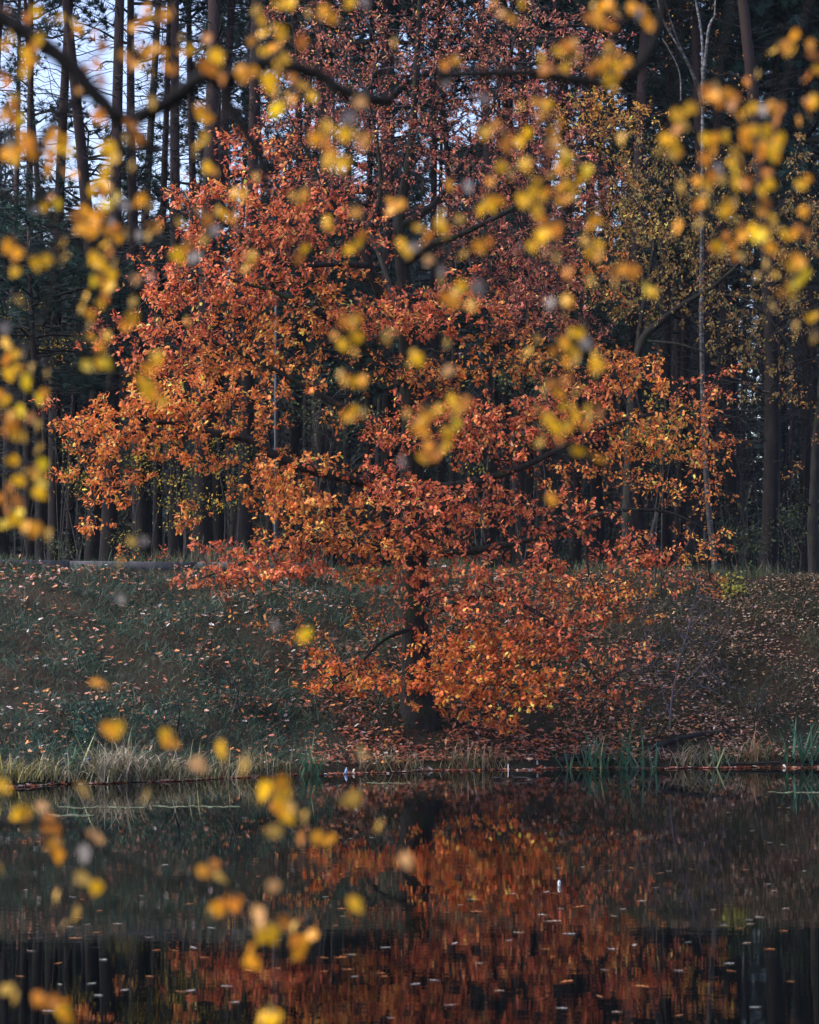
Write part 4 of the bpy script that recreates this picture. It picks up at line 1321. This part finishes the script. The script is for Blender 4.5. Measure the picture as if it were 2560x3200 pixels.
M_WHITEP = plain_mat('white_plastic', (.50, .53, .55), .4, .5, .04)
M_DARKP = plain_mat('dark_print', (.03, .05, .06), .5, .4, .1)
M_BLUEP = plain_mat('dark_blue_plastic', (.01, .05, .20), .3, .5, .1)
M_PALEBLUE = plain_mat('pale_blue_plastic', (.25, .38, .62), .3, .5, .1)
M_PINKP = plain_mat('pale_pink_plastic', (.72, .55, .62), .4, .5, .1)
bottle(water_pt(1748, 2770) + (0, 0, .026), .52, M_WHITEP, M_DARKP, 'small white plastic bottle floating upright on the pond', (0, .04, 0), M_DARKP)
bottle(ground_hit(271, 2390) + (0, 0, .07), 1.2, M_BLUEP, M_BLUEP, 'dark blue bottle lying in the sedge on the left shore', (.5, .9, 0))
bottle(ground_hit(1081, 2420) + (0, 0, .05), .8, M_PALEBLUE, M_WHITEP, 'pale blue bottle at the waterline below the oak', (.1, .2, 0))
A = Acc(); tube(A, np.array([(0, 0, -.05), (.004, 0, .06), (0, 0, .13)]), [.012, .011, .009], 7)
tag(obj('marker_stick', A.mesh('marker_stick', M_PINKP, True), None, water_pt(1588, 2408) + (0, 0, .0)), 'tiny pale pink stick standing at the waterline', 'stick')

# ------------------------------------------------------------------ floating leaves and pondweed
FL = '''1480,297 1570,295 350,337 1370,452 1430,450 600,540 690,410 1090,457 345,555 310,545 805,573 300,670 365,660 500,657 410,694 325,718 895,675 1165,727 415,603 335,633 135,773 655,770 740,772
160,310 1010,292 865,800 240,825 250,912 635,880 380,910 1165,845 1055,857 960,920 765,945 795,940 985,988 1430,800 1485,788 1370,802 1460,852 1360,858 1600,868 1615,880 1630,757 1375,543 1385,557 1432,594
630,715 820,760 210,1028 430,810 520,937 1440,625 1410,665 105,515 1490,880 1650,1055 420,960 90,880'''
FR = '''20,912 110,897 165,1002 150,610 213,578 255,556 275,556 287,608 632,424 725,418 835,435 940,424 1095,435 1190,428 1410,430 1660,435 1355,88 1340,188 1555,168 1595,168 1440,265 1575,323 1520,315 1630,390
1030,506 1510,490 1540,520 970,562 895,595 640,594 705,588 565,620 598,648 865,626 465,695 665,700 415,728 185,741 577,765 600,797 850,764 945,748 1170,735 1390,678 1320,663 1440,658 1425,640 1480,630 1275,600
1580,595 1415,740 1510,765 1570,688 655,902 988,922 805,967 1130,855 825,852 290,823 1130,1045 635,1013 385,940 430,530 570,525 610,530 1340,825 1360,857 355,408 255,412 1050,445 1460,1010 1600,900 880,1030'''
BIGL = {(287, 608), (705, 588), (598, 648), (465, 695), (665, 700), (655, 902), (988, 922), (1460, 852), (325, 718), (1430, 800)}
M_FLOAT = leaf_mat('floating_leaf', .1, .35, .6)
ftm = []
for k in range(14):
    V = OAK_V.copy()
    V[:, 2] = .05 + .55 * V[:, 0] ** 2 * rng.uniform(.5, 2.5) + .35 * (V[:, 1] - .5) ** 2 * rng.uniform(.3, 1.6)
    V[:, 2] -= V[:, 2].min() - .02
    c = pick([((.42, .39, .37), 4), ((.32, .22, .18), 3), ((.42, .16, .05), 2.5), ((.46, .30, .05), 1.2)], 1, .15)[0]  # whitish tone: sky reflection at a glancing view, put into the base colour
    ftm.append(mesh_of('floating_leaf', V - np.array([0, .5, 0]), [OAK_F], M_FLOAT, c[None].repeat(len(V), 0)))
pts = [(a * .742, 2400 + b * .742, (a, b) in BIGL) for a, b in (map(int, s.split(',')) for s in FL.split())]
pts += [(1280 + a * .742, 2400 + b * .742, (a, b) in BIGL) for a, b in (map(int, s.split(',')) for s in FR.split())]
for (px, py, big_) in pts:
    q = water_pt(px, py)
    col_ = 'far left' if px < 500 else ('left centre' if px < 1100 else ('near the white bottle' if px < 1950 else 'far right'))
    row = 'far water by the bank' if py < 2640 else ('mid pond' if py < 2890 else 'near dark water')
    siz = 'large curled' if big_ else 'small pale'
    o = obj('floating_leaf', ftm[int(rng.integers(0, 14))], None, q + (0, 0, .003))
    s = (.13 if big_ else .078) * rng.uniform(.75, 1.25)
    o.scale = (s * .8, s * 1.25, s * rng.uniform(.35, .9))
    o.rotation_euler = (0, 0, rng.choice([1.57, -1.57]) + rng.normal(0, .5))
    tag(o, f'{siz} leaf floating on the {row}, {col_}', 'leaf', f'{siz} leaves on the {row}, {col_}')

PW = mesh_of
M_WEED = leaf_mat('pondweed', .1, .35, .5)
for (x0, x1, py, lab) in ((180, 445, 2524, 'thin pale pondweed line on the water at the left'), (470, 745, 2521, 'pale pondweed line left of the oak reflection'), (1150, 1280, 2448, 'faint pondweed streak near the shore below the oak'), (2410, 2560, 2477, 'pale pondweed line on the water at the right edge'), (150, 290, 2549, 'short faint pondweed streak nearest the left edge')):
    a, b = water_pt(x0, py), water_pt(x1, py)
    A = Acc()
    n = int((x1 - x0) * .75)
    f = rng.random(n)
    pos = a + (b - a) * f[:, None] + np.stack([np.zeros(n), rng.normal(0, .05, n) + .14 * np.round(1.4 * np.sin(f * 13 + 1)) * (np.sin(f * 31) > -.2), rng.uniform(.003, .008, n)], 1)
    OV = np.array([(.0, -.5, 0), (.3, -.2, 0), (.3, .2, 0), (0, .5, 0), (-.3, .2, 0), (-.3, -.2, 0)]); OF = np.array([[0, 1, 2], [0, 2, 3], [0, 3, 4], [0, 4, 5]])
    scatter(A, OV, OF, pos, rot_frames(unit(n) * np.array([1, .6, .02]), np.array([0, 0, 1.0]) + .04 * unit(n)), rng.uniform(.04, .10, n), pick([((.16, .20, .12), 3), ((.24, .27, .18), 2), ((.2, .13, .07), .6)], n, .2))
    tag(obj('pondweed', A.mesh('pondweed', M_WEED)), lab, 'pondweed')

# ------------------------------------------------------------------ birch boughs hanging close to the camera
LEAVES = '''20,40,B 37,117,Y 15,145,O 85,55,B 160,65,O 249,92,Y 469,47,Y 538,32,O 105,150,B 87,197,O 10,239,B 60,302,Y 15,359,O 58,370,G 90,439,O 30,444,W 45,504,Y 179,461,Y 150,479,O 200,439,O 165,420,O 150,529,O 200,538,O 60,470,O 100,480,O 20,480,O 75,455,Y
416,87,O 319,145,B 389,175,O 434,204,Y 429,145,P 489,150,O 513,165,O 523,214,O 563,125,D 593,155,Y 648,120,B 695,187,Y 663,219,B 269,214,B 252,284,O 319,254,B 324,374,B 474,319,D 394,434,D 339,464,Y 424,404,B 414,518,D 329,538,Y 314,578,Y 290,585,Y 340,590,Y
626,344,O 653,371,O 640,429,Y 611,483,Y 646,521,Y 798,553,D 818,65,Y 818,105,Y 783,130,O 857,90,Y 853,150,O 853,239,Y 830,249,Y 763,239,O 858,339,G 848,274,Y 855,10,Y
180,637,G 167,670,G 112,650,W 274,675,O 299,670,O 289,720,O 332,642,G 389,640,W 439,625,O 359,715,B 349,700,W 369,740,O 474,712,O 434,737,W 327,765,Y 194,762,D 199,809,D 260,660,O 300,700,O
55,792,O 47,849,Y 110,824,Y 145,814,Y 289,807,Y 324,834,Y 349,859,Y 344,894,Y 299,877,G 424,874,P 471,869,W 269,924,Y 314,949,Y 254,966,D 416,944,D 414,994,Y 489,999,D 586,1004,D 287,1054,Y 336,1051,Y 244,1059,Y 324,1094,Y 334,1138,G 493,1121,Y 439,1183,O 272,1143,G 279,1019,D
30,1089,Y 15,1069,Y 47,1109,Y 30,1168,Y 100,1153,D 145,1163,D 80,1188,G 15,1029,W 75,1103,D 60,939,D 653,680,D 698,670,Y 648,690,B 673,720,W 636,750,D 558,799,Y 608,804,W 790,804,Y 763,610,Y 566,695,D
122,1247,G 65,1285,G 80,1210,G 37,1335,O 45,1364,Y 50,1434,Y 20,1310,B 117,1325,D 120,1400,D 132,1452,G 132,1514,G 125,1540,Y 75,1484,Y 85,1519,D 30,1524,B 62,1604,G 75,1644,Y 110,1654,O 10,1640,G 55,1569,B 152,1671,D 8,1235,B 20,1250,Y 35,1300,O
464,1240,Y 506,1255,Y 454,1205,Y 414,1691,D 449,1691,W 374,1758,D 880,95,Y 872,140,Y 945,135,B 1010,35,O 965,45,D 910,10,Y 1094,8,Y 1139,5,W 1234,132,D 945,267,Y 870,209,Y 900,299,Y 860,344,G 920,309,O 1122,319,P
1034,409,Y 1074,419,Y 985,434,O 1142,434,O 1039,484,O 1054,519,D 1089,369,W 952,607,O 1114,665,O 1020,692,Y 952,774,Y 1119,762,Y 1034,789,D 1104,1006,Y 1119,1054,Y 1074,1079,Y 1109,1099,D 1179,1014,D 1224,1039,D 1209,1059,D 1094,1188,Y 1064,1173,D 1110,1194,Y 1105,1284,Y 1135,1289,D
1570,42,O 1630,10,Y 1391,204,B 1698,219,B 1393,254,W 1518,416,Y 1593,429,B 1623,444,Y 1623,334,D 1698,329,Y 1693,359,O 1565,521,Y 1593,538,D 1533,568,O 1653,548,Y 1678,573,Y 1513,309,W 1403,578,O 1463,583,W 1249,640,O 1309,712,Y 1376,700,Y 1378,665,D 1324,754,O 1274,784,Y 1294,772,W 1339,814,P 1378,849,W 1378,874,D 1438,685,D 1503,657,Y 1538,627,O 1630,625,Y 1678,660,Y 1698,610,Y 1498,772,O 1446,794,D 1615,774,W 1693,742,Y 1702,784,W
1423,914,Y 1421,944,O 1493,899,W 1473,954,D 1306,1124,Y 1398,1158,P 1678,1059,D 1650,1099,D 1396,1074,D
1899,10,O 1870,47,O 1840,55,B 1932,40,G 1994,42,W 1974,25,O 2039,87,O 2024,70,O 1909,80,B 1775,145,B 1865,194,O 1899,189,O 1929,170,O 1959,194,O 1907,244,Y 1914,274,D 1767,214,Y 1812,175,D 1707,214,B
2473,160,Y 2458,145,O 2533,140,O 2543,170,B 2418,155,D 2523,239,B 2336,254,B 2229,299,O 2273,294,O 2298,304,B 2214,284,B 2326,359,Y 2383,344,W 2438,339,B 2423,379,B 2361,409,Y 2498,379,O 2523,319,B 2139,352,Y 2119,404,B 2081,436,Y 2114,479,O 2059,474,D 2233,434,O 2229,469,O 1944,434,D 1730,414,O 1735,444,O 1710,329,Y 1780,491,G 1820,519,G 1745,529,O 1770,573,Y 1780,588,Y 1720,548,D
2318,439,O 2343,454,O 2386,459,O 2418,444,O 2413,494,G 2298,474,Y 2288,509,Y 2298,534,G 2248,529,W 2204,576,Y 2179,568,O 2253,558,D 2413,578,Y 2333,573,B 2503,578,Y 2129,588,D 2398,563,Y
1775,622,O 1860,690,O 1722,720,Y 1870,772,Y 1870,804,O 1740,809,D 1775,854,B 1947,844,O 1922,884,D 2019,904,G 1847,879,D 1830,755,D 1710,784,D 2119,710,O 2184,700,D 2184,640,B 2273,637,Y 2263,665,Y 2301,692,G 2348,717,Y 2373,737,G 2408,730,G 2453,730,Y 2413,680,Y 2383,665,O 2393,635,B 2318,745,O 2288,770,O 2243,770,Y 2273,740,B 2513,662,O 2523,735,B 2448,645,D 2443,804,O 2498,824,O 2393,824,D 2498,879,G 2478,894,G 2443,919,O 2418,959,D 2478,944,D 2368,864,D 2423,859,D 2533,994,Y 2488,1019,D 2543,1054,D
1785,944,O 1765,991,D 1825,1014,D 1720,949,W 1810,1044,Y 1782,1091,Y 1760,1069,O 1770,1133,O 1855,1114,Y 1860,1158,D 1835,1074,W 1728,1204,B 1766,1189,B 1369,1279,Y 1414,1249,Y 1422,1269,Y 1317,1284,O 1324,1309,Y 1270,1294,D 1429,1324,G 1397,1349,G 1324,1349,O 1339,1399,O 1379,1409,O 1394,1394,Y 1364,1419,O 1329,1439,D 1257,1444,W
1671,1284,Y 1688,1279,B 1761,1272,Y 1713,1309,Y 1773,1334,Y 1835,1277,Y 1873,1294,B 1828,1329,O 1808,1409,Y 1875,1434,O 1686,1384,D 1693,1339,D 1723,1561,O
308,2136,O 367,2277,Y 519,2298,Y 694,2345,Y 620,2390,P 761,2390,D 1132,2356,D 861,1952,W 957,1982,G 378,1872,W 11,2459,Y 56,2545,Y 134,2519,P 174,2582,B 256,2467,D 297,2615,P 263,2667,W 186,2678,O 260,2745,D 300,2775,Y 4,2719,Y 178,2804,D 237,2853,D 197,2897,D 668,2708,B 857,2597,D 898,2552,Y 824,2470,Y 883,2496,Y 876,2452,O 954,2560,D 939,2623,B 998,2619,Y 1098,2496,D 1187,2578,D 1270,2690,P 853,2771,P 1113,2827,Y 683,2838,O 735,2823,B 809,2860,P 816,2905,P 846,2919,Y 779,2979,O 790,3008,O 890,2882,B 950,2942,O 935,2979,O 820,3187,Y 22,3090,D 119,3120,B 45,3112,D 197,3164,Y 208,3179,O 167,3131,B 456,2482,D'''
LV = [(float(a), float(b), c) for a, b, c in (s.split(',') for s in LEAVES.split())]
_r = random.Random(5)
for (a, b, c) in list(LV):                     # most leaves grow in pairs
    for _k in range(2):
        if c in 'YOBG' and _r.random() < (.55 if b < 2100 else .3):
            LV.append((a + _r.choice([-1, 1]) * _r.uniform(10, 34), b + _r.uniform(-36, 36), _r.choice('YOBD' + c)))
BIRCH_V, BIRCH_F = half_leaf([(0.22, 0.36), (0.45, 0.37), (0.70, 0.22)], [(0.05, 0.10), (0.33, 0.36), (0.58, 0.29), (0.9, 0.06)], bend=.14, fold=.22)
CLS = {'Y': (.98, .52, .018), 'O': (.95, .40, .028), 'B': (.70, .25, .03), 'G': (.92, .62, .02), 'W': (.34, .29, .26), 'P': (.86, .45, .17), 'D': (.74, .44, .09)}  # W puts leaf glints and pale undersides into the colour itself
BM = {}
for c, rgb in CLS.items():
    m = leaf_mat('birch_leaf_' + {'Y': 'gold', 'O': 'orange', 'B': 'brown', 'G': 'lime', 'W': 'pale', 'P': 'peach', 'D': 'dull'}[c], .5, .4, .45, base=rgb, rand=True)
    BM[c] = [mesh_of('birch_leaf', BIRCH_V * np.array([wx, 1, bz]), [BIRCH_F], m) for wx, bz in ((1, 1), (1.1, 1.8), (.9, -.8))]


def overhang(name, label, woods, leaves, Y0, seed):
    """woods: list of (px path, r0, r1); the leaves hang on thin twigs that spring from the nearest wood"""
    r = np.random.default_rng(seed)
    W = []
    base = at(woods[0][0][0][0], woods[0][0][0][1], Y0)
    root = empty(name, base)
    tag(root, label, 'branch', 'birch boughs hanging before the camera')
    for i, (path, r0_, r1_) in enumerate(woods):
        a = np.array(path, float)
        Yv = Y0 + (a[:, 2] if a.shape[1] > 2 else 0)
        pts, rr = smooth_path(at(a[:, 0], a[:, 1], Yv), 6, np.linspace(r0_, r1_, len(a)))
        A = Acc(); tube(A, pts, rr, 8, lump=.05)
        obj('bough' if i == 0 else 'side_branch', A.mesh('birch_bough', M_DARKBRANCH, True, base), root)
        a2 = smooth_path(a[:, :2], 6)
        W += [(p2[0], p2[1], p3) for p2, p3 in zip(a2, pts)]
    wxy = np.array([(q[0], q[1]) for q in W])
    left = list(range(len(leaves)))
    lxy = np.array([(l[0], l[1]) for l in leaves])
    while left:
        d = [np.abs(wxy - lxy[k]).sum(1).min() for k in left]
        k = left.pop(int(np.argmin(d)))
        wi = int(np.abs(wxy - lxy[k]).sum(1).argmin())
        chain = [k]
        while left and len(chain) < 9:
            dd = [np.hypot(*(lxy[j] - lxy[chain[-1]])) for j in left]
            j = int(np.argmin(dd))
            if dd[j] > 95: break
            chain.append(left.pop(j))
        Yc = W[wi][2][1] + r.uniform(-.45, .45)
        pp = [W[wi][2]]
        spots = []
        for q in chain:
            Yc += r.normal(0, .06)
            pos = at(lxy[q][0], lxy[q][1], Yc)
            node = pos + np.array([r.normal(0, .006), r.normal(0, .01), .022])
            spots.append((q, pos, node))
            pp.append(node)
        A = Acc()
        sp = smooth_path(np.array(pp), 4)
        tube(A, sp, np.linspace(.0030, .0014, len(sp)), 4)
        tb = pp[0]
        tw = obj('twig', A.mesh('birch_twig', M_DARKBRANCH, False, tb), root, Vector(tb - base))
        for q, pos, node in spots:
            c = leaves[q][2]
            L0 = r.uniform(.028, .041) * (1.3 if seed == 13 else 1.0) * (.9 if c == 'D' else 1.0)
            ang = r.normal(0, .55)                       # in the picture plane, tip mostly down
            d = np.array([math.sin(ang), r.normal(0, .25), -math.cos(ang)])
            yaw = r.uniform(1.0, 1.4) * r.choice([-1, 1]) if c == 'D' else r.normal(0, .8)
            nrm = np.array([math.sin(yaw), -math.cos(yaw), r.normal(.15, .3)])
            fr = rot_frames(d[None], nrm[None])[0]
            start = pos - fr[:, 1] * L0 * .5
            o = obj('leaf', BM[c][int(r.integers(0, 3))], tw)
            o.matrix_local = Matrix.Translation(Vector(start - tb)) @ Matrix(fr.tolist()).to_4x4() @ Matrix.Scale(L0, 4)
    return root


up_ = [l for l in LV if l[0] < 1240 and l[1] < 620]
edge_ = [l for l in LV if l[0] < 1240 and 620 <= l[1] < 2100]
mid_ = [l for l in LV if l[1] < 2100 and 1240 <= l[0] < 1985]
right_ = [l for l in LV if l[1] < 2100 and l[0] >= 1985]
low_ = [(a, b, {'Y': 'O', 'D': 'D'}.get(c, c) if _r.random() < .5 else c) for a, b, c in LV if b >= 2100]
overhang('birch_branch', 'dark crooked birch branch with gold leaves entering from the upper left',
    [([(-330, -60), (-120, 10), (0, 55), (60, 90), (130, 135), (190, 180), (239, 224), (284, 279), (329, 329), (364, 364), (399, 379)], .0230, .0165),
     ([(399, 379), (449, 359), (499, 334), (549, 304), (598, 264), (643, 240), (698, 249), (748, 229), (798, 202), (848, 195), (905, 205), (950, 219), (1000, 234), (1050, 272), (1100, 294), (1160, 309), (1230, 314)], .0190, .0150),
     ([(399, 379), (424, 414), (459, 454), (484, 474)], .014, .0095),
     ([(698, 249), (710, 310), (738, 369), (778, 434), (818, 499), (828, 560), (842, 640)], .0135, .0095),
     ([(284, 284), (239, 314), (194, 349), (165, 389), (125, 464), (120, 523), (125, 598), (148, 640)], .0095, .007)],
    up_, 5.6, 11)
overhang('birch_branch', 'slender drooping birch branch with gold and lime leaves down the left edge',
    [([(-150, 560), (-20, 600), (70, 630), (148, 650), (160, 700), (170, 775), (172, 850), (150, 950), (110, 1050), (70, 1150), (60, 1280), (70, 1420), (90, 1550), (80, 1640)], .008, .0016),
     ([(148, 650), (240, 760), (300, 860), (310, 960), (320, 1080), (380, 1180), (400, 1400), (400, 1600), (380, 1850)], .0042, .0010),
     ([(240, 760), (420, 720), (600, 700), (760, 720), (880, 770), (980, 900), (1060, 1010), (1090, 1150), (1060, 1400), (980, 1700), (930, 1960)], .0035, .0010)],
    edge_, 5.7, 14)
overhang('birch_branch', 'thin birch branch hanging from above before the oak with gold leaf strings',
    [([(2500, -420), (2300, -250), (2050, -120), (1800, -70), (1600, -90), (1450, -140)], .013, .005),
     ([(2050, -120), (2070, 40), (2010, 190), (1910, 258), (1800, 250), (1660, 228), (1540, 230), (1440, 233), (1365, 238)], .0125, .0125),
     ([(1660, 226), (1700, 400), (1710, 600), (1730, 800), (1760, 1000), (1730, 1180), (1740, 1350), (1725, 1540)], .0036, .001),
     ([(1365, 238), (1350, 450), (1330, 650), (1380, 850), (1370, 1060), (1370, 1250), (1360, 1420)], .0030, .001),
     ([(2050, -120), (1960, 20), (1920, 120), (1900, 240), (1880, 480), (1860, 700), (1870, 900), (1850, 1100)], .0032, .001)],
    mid_, 5.6, 12)
overhang('birch_branch', 'birch branch hanging into the upper right with dense gold leaf clusters',
    [([(2950, -380), (2800, -300), (2600, -230), (2300, -150), (2150, -140)], .013, .006),
     ([(2300, -150), (2280, 60), (2240, 260), (2250, 420), (2290, 600), (2280, 760)], .0050, .0018),
     ([(2600, -230), (2540, -20), (2480, 160), (2440, 360), (2420, 560), (2470, 760), (2480, 920), (2520, 1040)], .0050, .0018),
     ([(2150, -140), (2130, 100), (2110, 300), (2110, 480), (2140, 700)], .0030, .001)],
    right_, 5.6, 15)
overhang('birch_branch', 'low birch branch with orange leaves entering over the water at the left',
    [([(-420, 2500), (-150, 2560), (0, 2575), (120, 2570), (230, 2585), (330, 2660), (480, 2740)], .012, .003),
     ([(480, 2740), (620, 2760), (720, 2800), (820, 2850), (900, 2880)], .0030, .0014),
     ([(620, 2760), (760, 2660), (860, 2560), (890, 2470)], .0024, .001),
     ([(330, 2660), (420, 2520), (520, 2380), (620, 2330), (700, 2320)], .0024, .001),
     ([(120, 2570), (180, 2720), (200, 2880), (120, 3060), (160, 3150)], .0028, .001),
     ([(820, 2850), (960, 2800), (1110, 2780), (1230, 2660)], .0018, .0009),
     ([(420, 2520), (350, 2330), (310, 2140)], .0018, .0009)],
    low_, 5.2, 13)

# ------------------------------------------------------------------ thin autumn haze
m, nt, out = newmat('autumn_haze')
pv = N(nt, 'ShaderNodeVolumePrincipled')
pv.inputs['Color'].default_value = (.62, .78, 1.0, 1)
pv.inputs['Density'].default_value = HAZE
pv.inputs['Anisotropy'].default_value = 0.0
nt.links.new(pv.outputs[0], out.inputs['Volume'])
bx = [(x, y, z) for z in (-2.7, 42) for y in (-90, 1250) for x in (-640, 640)]
hz = obj('haze', mesh_of('haze', bx, [np.array([[0, 2, 3, 1], [4, 5, 7, 6], [0, 1, 5, 4], [2, 6, 7, 3], [0, 4, 6, 2], [1, 3, 7, 5]])], m))
tag(hz, 'thin blue autumn haze over the pond and wood', 'haze', kind='stuff')
